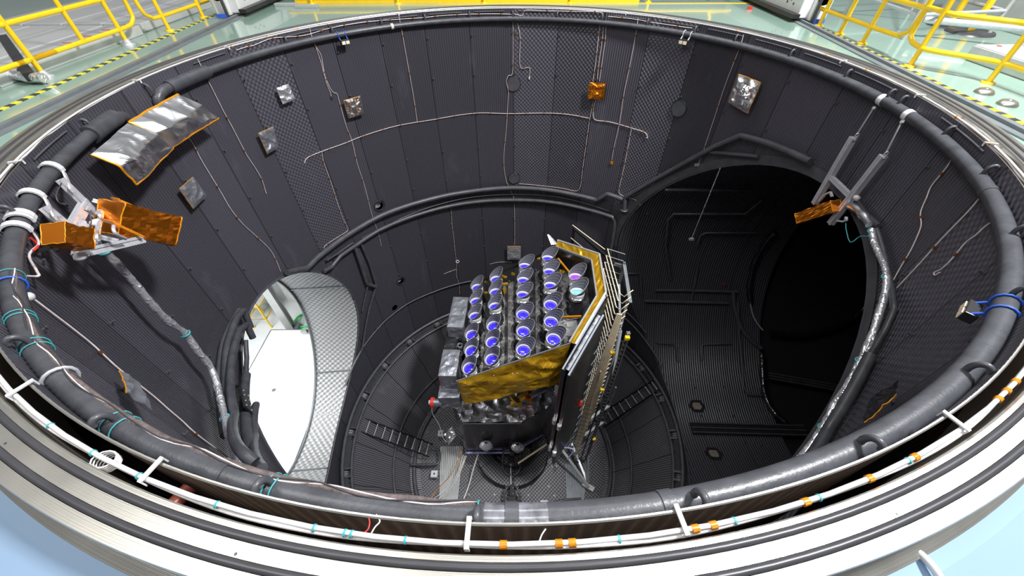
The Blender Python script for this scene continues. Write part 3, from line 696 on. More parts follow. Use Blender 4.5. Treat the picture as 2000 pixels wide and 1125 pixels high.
# pipes at the left of the door opening
wpipe([(468, 606), (455, 630), (438, 668), (431, 720), (432, 790), (440, 850)], .055, 'outermost thick pipe curving along the left of the door opening', m='dpipe')
wpipe([(490, 640), (476, 605), (462, 622), (445, 670), (440, 730), (447, 800), (462, 880), (470, 905)], .05, 'second pipe curving along the left of the door opening', R=WR-.20, m='pipe')
wpipe([(494, 660), (482, 634), (468, 645), (455, 690), (450, 740), (458, 810), (480, 890), (486, 915)], .05, 'third pipe curving along the left of the door opening', R=WR-.3, m='pipe')
wpipe([(480, 665), (482, 700), (481, 732)], .035, 'slim upright pipe at the left edge of the door opening', R=WR-.24, m='pipe')
wpipe([(481, 732), (478, 770), (480, 820), (490, 880), (505, 918)], .062, 'thick sleeve pipe at the left edge of the door opening', R=WR-.26, m='pipe')
wpipe([(500, 790), (497, 850), (512, 915)], .05, 'short thick pipe at the lower left edge of the door opening', R=WR-.3, m='pipe')
p = cyl(481, 783, WR-.33); D, L = axis(math.degrees(math.atan2(p.x, p.y))); b = MB(); b.box(p, (.34, .03, .22), Matrix((L, D, (0, 0, 1))).transposed()); o = b.obj('clamp_plate', 'blackmetal', bevel=.006); tag(o, 'black hexagonal clamp plate on the pipes left of the door opening', 'clamp plate')
for dx in (-.13, -.05, .05, .13):
    for dz in (-.07, .07): MB().cylinder(p - D*.014 + L*dx + Vector((0, 0, dz)), p - D*.024 + L*dx + Vector((0, 0, dz)), .009, 8).obj('bolt', 'alu', o)
# rim of openings
def opening_edge(azd, r, zc, t0, t1, label, m, rr, n=90):
    D, L = axis(azd); P = []
    for i in range(n+1):
        a = math.radians(t0 + (t1-t0)*i/n); l = r*math.cos(a); P.append(D*(math.sqrt((WR-.01)**2 - l*l)) + L*l + Vector((0, 0, zc + r*math.sin(a))))
    o = MB().tube(P, rr, 8, abs(t1-t0) >= 360).obj('trim_opening', m); recenter(o); struct(o); return o
opening_edge(AUX_AZ, AUX_R-.01, AUX_Z, 0, 360, '', 'dpipe', .022)
opening_edge(DOOR_AZ, DOOR_R-.01, DOOR_Z, 0, 360, '', 'dpipe', .02)
# thin sheet ribbon framing the right opening
D, L = axis(AUX_AZ); mb = MB(); vs = []; n = 96
for i in range(n+1):
    a = math.radians(20 + 165*i/n)
    for rr, off in ((AUX_R, .03), (AUX_R+.14, .015)):
        l = rr*math.cos(a); vs.append(D*(math.sqrt((WR-off)**2 - l*l)) + L*l + Vector((0, 0, AUX_Z + rr*math.sin(a))))
mb.add(vs, [(2*i, 2*i+1, 2*i+3, 2*i+2) for i in range(n)]); o = mb.obj('trim_arch', 'dpipe'); struct(o)

# foil-wrapped cables
def foilhose(px, r, label, R):
    P = wallpts(px, R, 10); rr = [r*(1 + .22*noise.noise(p*9) + .12*noise.noise(p*31)) for p in P]
    o = MB().tube(P, rr, 14).obj('foil_wrapped_cable', 'hosefoil'); recenter(o); tag(o, label, 'foil wrapped cable'); return o, P
o, P = foilhose([(196, 482), (225, 512), (262, 552), (293, 590), (330, 628), (362, 652), (388, 688), (410, 715), (422, 745), (430, 778), (438, 812), (448, 855), (462, 890), (482, 915)], .038, 'long cable wrapped in crumpled silver foil hanging from the left bracket to the door pipes', WR-.22)
for (u, v) in ((206, 488), (362, 650), (434, 810), (472, 900)):
    p = min(P, key=lambda q: (q - cyl(u, v, WR-.22)).length) - o.location; MB().lathe([(.045, -.008), (.056, -.008), (.056, .008), (.045, .008)], 12, p).obj('cable_tie', 'teal', o)
o, P = foilhose([(1702, 448), (1706, 470), (1716, 495), (1727, 520), (1731, 548), (1727, 580), (1713, 625), (1698, 668), (1680, 705), (1655, 755), (1630, 790), (1604, 840), (1580, 875), (1552, 906)], .036, 'cable wrapped in shiny silver foil along the right opening', WR-.10)
for (u, v) in ((1704, 452), (1729, 543), (1676, 706), (1602, 838)):
    p = min(P, key=lambda q: (q - cyl(u, v, WR-.10)).length) - o.location; MB().lathe([(.04, -.008), (.05, -.008), (.05, .008), (.04, .008)], 12, p).obj('cable_tie', 'teal', o)
wpipe([(1712, 448), (1726, 495), (1737, 545), (1746, 605), (1728, 645), (1700, 692)], .03, 'slim grey pipe beside the silver foil cable at the right opening', m='pipe', R=WR-.06)
wpipe([(1700, 692), (1672, 748), (1620, 835), (1575, 905)], .055, 'thick sleeve pipe beside the silver foil cable at the right opening', m='pipe', R=WR-.08)
wpipe([(1672, 392), (1690, 418), (1716, 441)], .03, 'short pipe piece at the upper right of the right opening', m='dpipe', R=WR-.06)

# small lamp boxes strapped on the rim pipe
def sensor(u, v, label, tie, rot=0):
    az = azpx(u, v, 0); D, L = axis(az); R3 = Matrix((L, D, (0, 0, 1))).transposed()
    t = thing('sensor_box', label, 'sensor box', loc=pol(az, PR-.095, -.10)); c = t.location
    b = MB(); b.box((0, 0, 0), (.17, .07, .07), R3); b.obj('box', 'blackmetal', t, .006)
    b = MB()
    for q in (-1, 1): b.box(R3 @ Vector((q*.04, -.038, -.01)), (.065, .006, .05), R3)
    b.obj('front_plate', 'beige', t)
    pc = pol(az, PR, PZ) - t.location
    for q in (-1, 1):
        P = [pc + L*(q*.07) + D*((prad(az)+.008)*math.cos(k/14*2*PI)) + Vector((0, 0, (prad(az)+.008)*math.sin(k/14*2*PI))) for k in range(14)]
        MB().tube(P, .007, 6, True).obj('strap', tie, t)
        MB().tube([pc + L*(q*.07) - D*.06 + Vector((0, 0, -.035)), R3 @ Vector((q*.07, 0, .03))], .009, 6).obj('tie_tail', tie, t)
    return t
sensor(652, 62, 'small black box strapped by blue ties under the far left rim pipe', 'blue')
sensor(1352, 64, 'small box strapped by pale ties under the far right rim pipe', 'whiteplastic')
sensor(1962, 605, 'small black box strapped by blue ties to the near right rim pipe', 'blue')
az = azpx(766, 52, 0); o = MB().tube([pol(az-.3, PR, 0), pol(az+.3, PR, 0)], prad(az)+.006, 12).obj('pipe_clamp', 'whitemetal'); recenter(o); tag(o, 'white clamp band around the far rim pipe', 'clamp')
# ties and harness along the near left rim pipe
hp = []
for i in range(61):
    az = azpx(25, 540) + (azpx(930, 985) - 360 - azpx(25, 540))*i/60 if azpx(930, 985) > 0 else azpx(25, 540) + (azpx(930, 985) - azpx(25, 540))*i/60
    hp.append(pol(az, PR-.04-.012*noise.noise(Vector((i*.3, 0, 0))), PZ+.035+.012*noise.noise(Vector((i*.4, 3, 0)))))
o = MB().tube(hp, [.008 + .009*min(1, i/25) + .004*noise.noise(Vector((i*.7, 1, 1))) for i in range(61)], 10).obj('cable_harness', 'harness'); tag(o, 'fuzzy brown bundle of cables lying on the near left rim pipe', 'cable bundle')
for q in range(3):
    MB().tube([p + Vector((0, 0, .010)) + Vector((.014*math.sin(i*.5+q*2), .012*math.cos(i*.6+q), .004*q)) for i, p in enumerate(hp)], .0035, 5).obj('loose_wire', ('harness', 'wire', 'rubber')[q], o)
for (u, v) in ((12, 545), (40, 622), (66, 618), (75, 675), (70, 690), (238, 820), (248, 838), (540, 940), (545, 958), (935, 992)):
    az = azpx(u, v); o = MB().tube([pol(az, PR + (prad(az)+.006)*math.cos(k/16*2*PI), PZ + (prad(az)+.006)*math.sin(k/16*2*PI)) for k in range(16)], .0035, 6, True).obj('pipe_tie', 'teal'); recenter(o); tag(o, 'thin teal tie looped around the near left rim pipe', 'cable tie', 'teal ties on the near left rim pipe')
for (u, v, mt, lb) in ((32, 555, 'blue', 'blue tie looped around the left rim pipe below the bracket'), (128, 735, 'alu', 'metal hose clamp around the near left rim pipe')):
    az = azpx(u, v); o = MB().tube([pol(az, PR + (prad(az)+.010)*math.cos(k/16*2*PI), PZ + (prad(az)+.010)*math.sin(k/16*2*PI)) for k in range(16)], .010 if mt == 'alu' else .007, 6, True).obj('pipe_band', mt); recenter(o); tag(o, lb, 'band')

# ---- left bracket: aluminium frame hung from the rim pipe with orange wrapped boxes
def strap_on(azl, wdt, t, mt='whiteplastic', loc=Vector()):
    D, L = axis(azl); rs = prad(azl)+.014; P = [D*(PR + rs*math.cos(k)) + Vector((0, 0, PZ + rs*math.sin(k))) for k in [i/10*PI*1.15 - .25 for i in range(11)]]
    vs = []; 
    for s in (-1, 1):
        for q in P: vs.append(q + L*(s*wdt/2) - loc)
        for q in P: vs.append(q*1.0 + L*(s*wdt/2) - D*0 + (q - (D*PR + Vector((0, 0, PZ)))).normalized()*.014 - loc)
    n = len(P); fs = []
    for i in range(n-1): fs += [(i, i+1, 2*n+i+1, 2*n+i), (n+i, n+i+1, 3*n+i+1, 3*n+i), (i, i+1, n+i+1, n+i), (2*n+i, 2*n+i+1, 3*n+i+1, 3*n+i)]
    return MB().add(vs, fs).obj('hook_strap', mt, t)
Q = lambda u, v, R=4.4: cyl(u, v, R)
def inward(p): return -Vector((p.x, p.y, 0)).normalized()
t = thing('camera_bracket', 'aluminium profile frame hooked on the left rim pipe, carrying the orange wrapped boxes', 'bracket', loc=Q(160, 430, 4.42)); c = t.location.copy()
def pr(a, b, w=.055, h=.055, nm='profile', mt='alu', par=None, up=None, prof=True):
    a = Vector(a) - c; b = Vector(b) - c; mb = MB()
    (mb.profile if prof else mb.beam)(a, b, w, h, up or inward(c)); return mb.obj(nm, mt, par or t)
pr(Q(117, 350, 4.46), Q(222, 452, 4.36), .07, .05); pr(Q(85, 404, 4.46), Q(190, 492, 4.36), .07, .05)
pr(Q(168, 396, 4.42), Q(140, 446, 4.42), .075, .06, 'cross_profile')
pr(Q(172, 492, 4.34), Q(277, 468, 4.10), .07, .06, 'support_arm')
pr(Q(183, 392, 4.36), Q(219, 402, 4.24), .035, .035, 'support_arm'); pr(Q(170, 457, 4.36), Q(230, 471, 4.20), .035, .035, 'support_arm')
pr(Q(164, 437, 4.37), Q(150, 500, 4.37), .05, .05, 'support_arm')
for (u, v, a1, b1) in ((103, 334, 118, 350), (62, 388, 86, 404)):
    az = azpx(u, v); s = strap_on(az, .06, t, 'whiteplastic', c)
    pr(pol(az, PR-.075, PZ-.02), Q(a1+22, b1+22, 4.40), .04, .014, 'strap_tail', 'whiteplastic', prof=False)
for pts in ([(219, 388), (234, 391), (281, 411)], [(199, 429), (224, 436), (281, 463)]):
    for a, b in zip(pts, pts[1:]): part(pr(Q(*a, 4.18), Q(*b, 4.05), .03, .012, 'side_plate', 'tape', prof=False), 'flat orange side plate')
pr(Q(222, 392, 4.17), Q(222, 403, 4.19), .02, .02, 'post', 'alu', prof=False)
P = smooth([Q(223, 437, 4.12), Q(222, 450, 4.12), Q(231, 460, 4.12), Q(245, 466, 4.12)], 5); MB().tube([p-c for p in P], .014, 8).obj('curved_slot_arm', 'alu', t)
for (u, v) in ((186, 435), (157, 501)):
    MB().lathe([(0, .03), (.035, .02), (.045, 0), (.035, -.02), (0, -.03)], 16, Q(u, v, 4.33)-c).obj('round_foot', 'whiteplastic', t)
MB().tube([p-c for p in smooth([Q(192, 416, 4.3), Q(198, 413, 4.3), Q(196, 428, 4.3), Q(192, 445, 4.3), Q(190, 466, 4.3), Q(196, 482, 4.35)], 5)], .022, 8).obj('foil_sleeve', 'hosefoil', t)
for pts in ([(172, 410), (176, 420), (178, 435), (172, 447), (165, 449)], [(120, 358), (110, 380), (115, 395), (128, 398)], [(165, 410), (185, 420), (195, 425)]):
    MB().tube([p-c for p in smooth([Q(u, v, 4.3) for u, v in pts], 5)], .005, 5).obj('thin_lead', 'rubber', t)
def wrapbox(name, a, b, s, label, seed, m='copperfoil', cat='wrapped box'):
    a = Vector(a); b = Vector(b); d = (b-a).normalized(); x = d.cross(Vector((0, 0, 1))).normalized(); y = x.cross(d); L = (b-a).length
    n = 10; vs = []; fs = []; K = 4*n
    def pt(i, k):
        sd, q = divmod(k, n); q = q/n - .5
        px, py = ((q, -.5), (.5, q), (-q, .5), (-.5, -q))[sd]; rr = 1 + .10*noise.noise(Vector((i*.45+seed, px*3, py*3))) + .06*(1-abs(noise.noise(Vector((i*.8+seed, px*5, py*5+seed))))*2)
        return a + d*(L*i/n) + (x*px + y*py)*s*rr
    for i in range(n+1):
        for k in range(K): vs.append(pt(i, k))
    for i in range(n):
        for k in range(K): fs.append((i*K+k, i*K+(k+1) % K, (i+1)*K+(k+1) % K, (i+1)*K+k))
    mb = MB(); mb.add(vs, fs, False); mb.add([vs[k] for k in range(K)], [tuple(range(K))[::-1]]); mb.add([vs[n*K+k] for k in range(K)], [tuple(range(K))])
    o = mb.obj(name, m); recenter(o); tag(o, label, cat)
    for i in (0, n): MB().tube([vs[i*K+k] - o.location for k in range(K)], s*.022, 5, True).obj('tape_edge', 'goldtape', o)
    return o
wrapbox('wrapped_camera_box', Q(212, 424, 4.25), Q(327, 448, 4.02), .29, 'large box wrapped in shiny orange film on the left bracket', 3)
wrapbox('wrapped_camera_box', Q(104, 456, 4.32), Q(163, 469, 4.25), .15, 'small box wrapped in orange film on the left bracket beside the rim pipe', 9)
Qs = lambda u, v, R=0: hz(u, v, -.12 - max(0, (R and 4.5-R))*.8) if u < 130 else cyl(u, v, R)
# black bracket with white straps at the far left of the pipe
t = thing('strap_mount', 'black plate mount with three white curved straps on the far left of the rim pipe', 'mount', loc=Qs(60, 450, 4.5)); c = t.location.copy()
for (u, v) in ((45, 428), (38, 452)):
    az = azpx(u, v); strap_on(az, .06, t, 'whiteplastic', c)
az = azpx(20, 440); strap_on(az, .03, t, 'whiteplastic', c)
for pts in ([(20, 420), (50, 414), (72, 418), (90, 435)], [(50, 438), (80, 446), (105, 470), (118, 488)]):
    P = [Qs(u, v, 4.42)-c for u, v in pts]
    for a, b in zip(P, P[1:]): MB().beam(a, b, .012, .05, inward(c)).obj('black_plate', 'blackmetal', t)
for a, b in (((70, 492), (110, 478)), ((78, 466), (92, 486)), ((84, 430), (80, 452)), ((92, 435), (90, 455))): MB().beam(Qs(*a, 4.4)-c, Qs(*b, 4.38)-c, .03, .012, inward(c)).obj('black_arm', 'blackmetal', t)
for pts, mt in (([(8, 440), (12, 470), (12, 520), (20, 545), (18, 590)], 'harness'), ([(60, 450), (72, 465), (75, 478), (60, 492), (58, 505), (72, 530), (70, 540), (0, 535)], 'wire'), ([(55, 462), (66, 470), (74, 480), (65, 490)], 'red')):
    o = MB().tube(smooth([Qs(u, v, 4.45) for u, v in pts], 5), .009, 6).obj('loose_cable', mt); recenter(o); tag(o, {'harness': 'brown cable dangling at the far left of the rim pipe', 'wire': 'pale cable hanging in an S from the far left strap mount', 'red': 'thin red cable by the far left strap mount'}[mt], 'cable')
for (u, v) in ((9, 612), (27, 608)):
    o = wrapbox('tape_bundle', Qs(u, v-6, 4.46), Qs(u+1, v+8, 4.46), .045, 'small %s lump of amber tape on cables at the far left rim pipe' % ('left' if u < 15 else 'right'), u, 'goldtape', 'tape lump')
o = MB().lathe([(0, .03), (.028, .02), (.034, 0), (.026, -.025), (0, -.03)], 16).obj('round_stopper', 'whiteplastic'); o.location = Qs(55, 580, 4.48); tag(o, 'white round knob at the top of the long wire on the near left wall', 'knob')

# ---- right bracket
t = thing('hanging_bracket', 'aluminium frame hung by two wire ropes from the right rim pipe', 'bracket', loc=Q(1650, 350, 4.5)); c = t.location.copy()
HR = 4.5
pr(Q(1667, 268, HR), Q(1591, 398, HR), .07, .07, par=t); pr(Q(1726, 304, HR), Q(1622, 437, HR), .07, .07, par=t); pr(Q(1620, 343, HR), Q(1662, 384, HR), .06, .05, 'cross_profile', par=t)
for (a, b) in (((1705, 213), (1674, 262)), ((1760, 240), (1731, 298))):
    pr(Q(*a, HR+.03), Q(*b, HR), .012, .012, 'wire_rope', 'alu', prof=False)
    MB().tube([Q(b[0], b[1]+2, HR)-c + Vector((.02*math.cos(k/8*2*PI), 0, .025*math.sin(k/8*2*PI))) for k in range(8)], .007, 6, True).obj('shackle', 'alu', t)
    MB().cylinder(Q(b[0]-2, b[1]+6, HR)-c, Q(b[0]-5, b[1]+12, HR)-c, .018, 10).obj('end_fitting', 'alu', t)
    pr(Q(a[0]+4, a[1]-5, HR+.04), Q(*a, HR+.03), .045, .012, 'buckle', 'lightgrey', prof=False)
for (u, v) in ((1711, 196), (1766, 226)):
    az = azpx(u, v); MB().tube([pol(az-.45, PR, PZ)-c, pol(az+.45, PR, PZ)-c], prad(az)+.006, 14).obj('white_band', 'whiteplastic', t)
MB().lathe([(0, .035), (.035, .02), (.04, 0), (.03, -.03), (0, -.035)], 14, Q(1673, 386, HR)-c).obj('round_foot', 'whiteplastic', t)
for pts in ([(1600, 393), (1612, 380), (1622, 375), (1625, 384)], [(1636, 431), (1648, 433), (1653, 430), (1652, 424)]):
    P = [Q(u, v, HR-.06)-c for u, v in pts]
    for a, b in zip(P, P[1:]): MB().beam(a, b, .03, .02).obj('small_arm', 'alu', t)
MB().tube([p-c for p in smooth([Q(1652, 436, HR-.05), Q(1653, 450, HR-.05), Q(1661, 473, HR-.05), Q(1680, 462, HR), Q(1700, 462, HR)], 5)], .006, 5).obj('thin_lead', 'teal', t)
wrapbox('wrapped_camera_box', Q(1563, 426, 4.33), Q(1634, 402, 4.43), .155, 'box wrapped in shiny orange film hanging in the right bracket', 5)
# dark foil pieces around the upper right corner of the opening
P = wallpts([(1655, 400), (1670, 405), (1685, 420), (1700, 440)], WR-.12, 6); o = MB().tube(P, [.05*(1+.3*noise.noise(p*12)) for p in P], 10).obj('foil_sleeve', 'silverfoil'); recenter(o); tag(o, 'crumpled foil sleeve at the upper right corner of the right opening', 'foil sleeve')

# ================================================================== INSIDE THE RIGHT SIDE CHAMBER
def tp(px, r=AUX_R-.08, k=5): 
    P = []
    Q_ = [tun(u, v, AUX_AZ, r, AUX_Z) for u, v in px]
    return smooth(Q_, k) if k else Q_
def tpipe(px, r, label, m='dpipe', k=0, R=None, stays=0):
    P = tp(px, R or AUX_R-.09, k); o = MB().tube(P, r, 8).obj('chamber_pipe', m); recenter(o); tag(o, label, 'pipe')
    return o
tpipe([(1280, 567), (1330, 567), (1440, 570)], .045, 'upper of two thick horizontal pipes on the side chamber wall')
tpipe([(1259, 588), (1340, 590), (1422, 592)], .05, 'lower of two thick horizontal pipes on the side chamber wall')
tpipe([(1310, 545), (1300, 480), (1305, 430), (1315, 418), (1400, 418), (1455, 418), (1490, 390)], .03, 'thin pipe with rounded corner on the side chamber wall, left one')
tpipe([(1363, 520), (1350, 590)], .018, 'short thin rod crossing the two thick horizontal pipes')
tpipe([(1362, 480), (1368, 460), (1378, 455), (1480, 455)], .025, 'thin pipe with rounded corner on the side chamber wall, right one')
tpipe([(1299, 371), (1335, 371), (1470, 372)], .035, 'straight thin pipe high on the side chamber wall')
tpipe([(1228, 534), (1250, 534), (1253, 575)], .025, 'short angled pipe at the near edge of the side chamber wall')
tpipe([(1283, 670), (1315, 672), (1321, 680), (1324, 706)], .028, 'short pipe bending down on the lower side chamber wall, left one')
tpipe([(1429, 671), (1371, 673), (1370, 705)], .028, 'short pipe bending down on the lower side chamber wall, right one')
tpipe([(1441, 590), (1443, 640), (1448, 700), (1452, 753), (1460, 770), (1495, 773)], .035, 'pipe running down beside the black foil bundle in the side chamber')
tpipe([(1432, 570), (1435, 600), (1448, 640), (1466, 664), (1487, 680)], .06, 'thick ribbed hose curving down in the side chamber', k=5)
tpipe([(1465, 588), (1469, 610), (1478, 630), (1490, 645)], .022, 'pair of pale curved tubes at the edge of the round port', m='lightgrey', k=4)
for px, lb in (([(1466, 590), (1464, 560), (1470, 525), (1480, 500), (1500, 468), (1515, 455)], 'left part of the crumpled black foil rim of the round port'),
               ([(1728, 540), (1705, 575), (1680, 610), (1650, 630), (1610, 645), (1560, 655), (1505, 650)], 'lower part of the crumpled black foil rim of the round port'),
               ([(1488, 690), (1490, 740), (1494, 770), (1508, 800), (1535, 825)], 'black foil wrapped bundle running down in the side chamber')):
    P = tp(px, AUX_R-.12, 8); o = MB().tube(P, [.075*(1+.45*noise.noise(p*7)) for p in P], 10).obj('foil_wrap', 'blackfoil' if 'bundle' in lb else 'silverfoil'); recenter(o); tag(o, lb, 'foil wrap')
M['gloss_black'] = foilmat('gloss_black_film', (.10, .10, .11), .14, 34, .05, .9)
for o in bpy.data.objects:
    if o.name.startswith('foil_wrap') and not o.name.startswith('foil_wrapped'): o.data.materials[0] = M['gloss_black']
# cross duct on the side chamber floor
def duct(px0, px1, w, label, mt='blackmetal', rods=True):
    a = tun(*px0, AUX_AZ, AUX_R-.06, AUX_Z); b = tun(*px1, AUX_AZ, AUX_R-.06, AUX_Z)
    mb = MB(); mb.beam(a, b, w, .06); o = mb.obj('cable_duct', mt); recenter(o); tag(o, label, 'duct')
    d = (b-a).normalized(); x = d.cross(Vector((0, 0, 1))).normalized()
    for s in (-1, 0, 1): MB().tube([a + x*(s*w*.42) + Vector((0, 0, .05)) - o.location, b + x*(s*w*.42) + Vector((0, 0, .05)) - o.location], .022, 8).obj('duct_rod', 'dpipe', o)
    return o
duct((1350, 836), (1572, 842), .32, 'flat black perforated duct lying across the side chamber floor')
duct((1500, 735), (1640, 760), .22, 'flat black ribbed duct farther back in the side chamber')
for (u, v, lb) in ((1361, 793, 'steel plate behind the far hexagonal port in the side chamber floor'), (1394, 886, 'steel plate behind the near hexagonal port in the side chamber floor')):
    p = tun(u, v, AUX_AZ, AUX_R-.02, AUX_Z); up = (Vector((D_.x*p.dot(D_), D_.y*p.dot(D_), AUX_Z)) - p).normalized(); x = D_; y = up.cross(x)
    fr = MB(); hexo = [p + up*.012 + x*(.24*math.cos(k*PI/3)) + y*(.2*math.sin(k*PI/3)) for k in range(6)]; hole = [p + up*.012 + x*(.15*math.cos(k*PI/3)) + y*(.13*math.sin(k*PI/3)) for k in range(6)]
    fr.add(hexo+hole, [(k, (k+1) % 6, (k+1) % 6+6, k+6) for k in range(6)]); o = fr.obj('hexagonal_port', 'blackmetal'); recenter(o); tag(o, lb.replace('steel plate behind the', 'black frame of the'), 'port')
    b = MB(); b.box(p + up*.008, (.22, .19, .006), Matrix((x, y, up)).transposed()); o = b.obj('port_plate', mat('dull_steel', (.42, .36, .30), .35, .5)); recenter(o); tag(o, lb, 'plate')
# thin probe hanging in the side chamber mouth
a = tun(1406, 325, AUX_AZ, 2.7, AUX_Z); b_ = Vector((a.x, a.y, 0)); 
pa = cyl(1408, 326, WR-.02); pb = None
best = min([(abs((Vector((pa.x, pa.y, pa.z-h)) - CAM_O).dot(CU)/((Vector((pa.x, pa.y, pa.z-h)) - CAM_O).dot(CF))*FPX + (466-562.5)), h) for h in [i*.05 for i in range(1, 80)]])
pb = Vector((pa.x, pa.y, pa.z - best[1]))
t = MB(); t.tube([pa, pb], .012, 6); o = t.obj('hanging_probe', 'hosefoil'); recenter(o); tag(o, 'thin foil wrapped probe rod hanging in the mouth of the right opening', 'probe')
MB().box(pb-o.location, (.10, .05, .05)).obj('probe_tip', 'alu', o)
p = cyl(1362, 322, WR-.03); o = MB().box(p, (.10, .04, .05)).obj('plug', 'alu'); recenter(o); tag(o, 'silver plug at the end of the pale wire left of the large foil square', 'plug')
p = tun(1414, 555, AUX_AZ, AUX_R-.08, AUX_Z); o = MB().tube([p + Vector((.05*math.cos(k/10*2*PI), 0, .05*math.sin(k/10*2*PI))) for k in range(10)], .014, 6, True).obj('small_ring', 'copper'); recenter(o); tag(o, 'small pinkish ring above the thick pipes of the side chamber', 'ring')
for i, (u, v) in enumerate([(1264, 416), (1249, 458), (1314, 459), (1238, 503), (1300, 506), (1290, 552), (1366, 508), (1403, 533), (1284, 603), (1330, 640), (1400, 690), (1358, 757), (1415, 755), (1370, 812), (1432, 812), (1485, 870), (1455, 865)]):
    p = tun(u, v, AUX_AZ, AUX_R-.01, AUX_Z); up = (Vector((D_.x*p.dot(D_), D_.y*p.dot(D_), AUX_Z)) - p).normalized()
    o = MB().cylinder(p, p+up*.05, .02, 8).obj('wall_stud', 'dpipe'); recenter(o); tag(o, 'small stud sticking out of the ribbed side chamber wall', 'stud', 'studs in the side chamber')

# ================================================================== DOOR SIDE
D, L = axis(DOOR_AZ)
o = MB().tube(tunarc(DOOR_AZ, DOOR_R-.02, DOOR_Z, 5.42, -200, 60, 60), .03, 8).obj('trim_door_end', 'greybeam'); recenter(o); struct(o)
for dd, t0, t1, lb in ((3.97, 0, 10, 'upper'),):
    pass
mb = MB()
for th in (14, -52, -118):
    for sgn in (-1, 1):
        a = math.radians(th); q0 = None
        l = (DOOR_R-.012)*math.cos(a); z = DOOR_Z + (DOOR_R-.012)*math.sin(a)
        if sgn > 0: mb.beam(D*(math.sqrt(WR**2-l*l)+.03) + L*l + Vector((0, 0, z)), D*5.42 + L*l + Vector((0, 0, z)), .035, .02, (L*math.cos(a) + Vector((0, 0, math.sin(a)))))
struct(mb.obj('trim_door_seams', 'greybeam'))
wf = MB(); wf.add([(-18, -10, -8.7), (-4.9, -10, -8.7), (-4.9, 10, -8.7), (-18, 10, -8.7)], [(0, 1, 2, 3)]); struct(wf.obj('floor_door_room', 'whitefloor'))
# white loading platform just outside the door
FZ2 = -8.12
t = thing('loading_platform', 'large white platform outside the chamber door', 'platform', loc=(-6.3, -.4, FZ2))
MB().prism([(-7.82+6.3, -3+.4), (-5.44+6.3, -3+.4), (-5.44+6.3, 2.92+.4), (-7.82+6.3, 2.92+.4)], -.5, 0).obj('platform_top', 'whitefloor', t)
fr = MB(); fr.beam((-1.53, -2.6, .003), (-1.53, 3.33, .003), .03, .01); fr.beam((-1.53, 3.33, .003), (.86, 3.33, .003), .03, .01); part(fr.obj('edge_seal', 'greybeam', t), 'dark edge line of the white platform')
sp = hz(535, 762, FZ2); o = MB().lathe([(0, .03), (.05, .02), (.05, 0)], 12).obj('floor_socket', 'greybeam'); o.location = sp; tag(o, 'small round dark spot on the white platform', 'socket')
t = MB(); p = hz(600, 650, FZ2); t.box(p + Vector((0, 0, .05)), (.22, .14, .10)); t.prism([(p.x-.12, p.y-.1), (p.x+.08, p.y-.1), (p.x, p.y+.05)], FZ2+.1, FZ2+.2); o = t.obj('latch_block', 'lightgrey'); recenter(o); tag(o, 'small angular metal latch block at the far edge of the white platform', 'latch')
# grey steel column outside
b_ = hz(572, 648, -8.7); t = thing('steel_column', 'grey upright steel column outside the door', 'column', loc=b_)
mb = MB(); mb.box((0, -.05, 1.3), (.26, .02, 2.6)); mb.box((0, .14, 1.3), (.26, .02, 2.6)); mb.box((.05, .045, 1.3), (.02, .18, 2.6)); mb.obj('column_beam', 'lightgrey', t)
mb = MB(); mb.box((.1, .1, .1), (.3, .25, .25)); mb.obj('column_foot', 'greybeam', t)
# white cabinet and green hose behind
cb = hz(585, 612, -8.4); t = thing('white_cabinet', 'white cabinet standing behind the column outside the door', 'cabinet', loc=(cb.x-.1, cb.y+1.2, -8.7))
MB().box((0, 0, 1.0), (1.5, .7, 2.0)).obj('cabinet_body', 'whitemetal', t, .01); MB().box((0, -.36, 1.0), (1.4, .02, 1.9)).obj('cabinet_door', 'whitemetal', t, .004); MB().box((.4, -.38, 1.1), (.16, .04, .10)).obj('cabinet_handle', 'yellow', t)
hc = hz(595, 630, -8.68)
t = MB()
for k in range(6):
    t.tube([hc + Vector(((.28+.05*random.random())*math.cos(q/20*2*PI) + .06*k*.5 - .1, (.30+.08*random.random())*math.sin(q/20*2*PI) + .05*(k % 3), .02*k)) for q in range(20)], .013, 6, True)
o = t.obj('hose_coil', 'hose'); recenter(o); tag(o, 'loose coil of green hose on the floor beyond the platform', 'hose')
# yellow frame stand
fb = hz(517, 640, -8.7); t = thing('yellow_stand', 'yellow tubular stand left of the column outside the door', 'stand', loc=fb)
for x, y in ((-.35, 0), (.25, 0), (-.35, .7), (.25, .7)): MB().tube([(x, y, 0), (x, y, 1.5)], .03, 8).obj('leg', 'yellow', t)
for z in (.45, 1.0, 1.5): MB().tube([(-.35, 0, z), (.25, 0, z), (.25, .7, z), (-.35, .7, z)], .028, 8, True).obj('rail', 'yellow', t)
MB().box((0.0, .35, .98), (.55, .65, .04)).obj('shelf', 'whitemetal', t)

# ================================================================== FLOOR OF THE CHAMBER
def ringpipe(R, z, r, a0, a1, label, m='dpipe', n=160):
    o = MB().tube(arc(R, z, a0, a1, n), r, 8, False).obj('floor_pipe', m); recenter(o); tag(o, label, 'pipe'); return o
ringpipe(WR-.08, -8.63, .05, -175, 175, 'outermost thick ring pipe at the foot of the round wall')
ringpipe(4.42, -8.88, .045, -176, 176, 'second thick ring pipe around the dished floor')
ringpipe(3.12, -10.88, .06, -175, 175, 'inner thick ring pipe around the bottom platform')
ringpipe(3.62, -10.25, .04, -140, 140, 'thin ring pipe low on the dished floor')
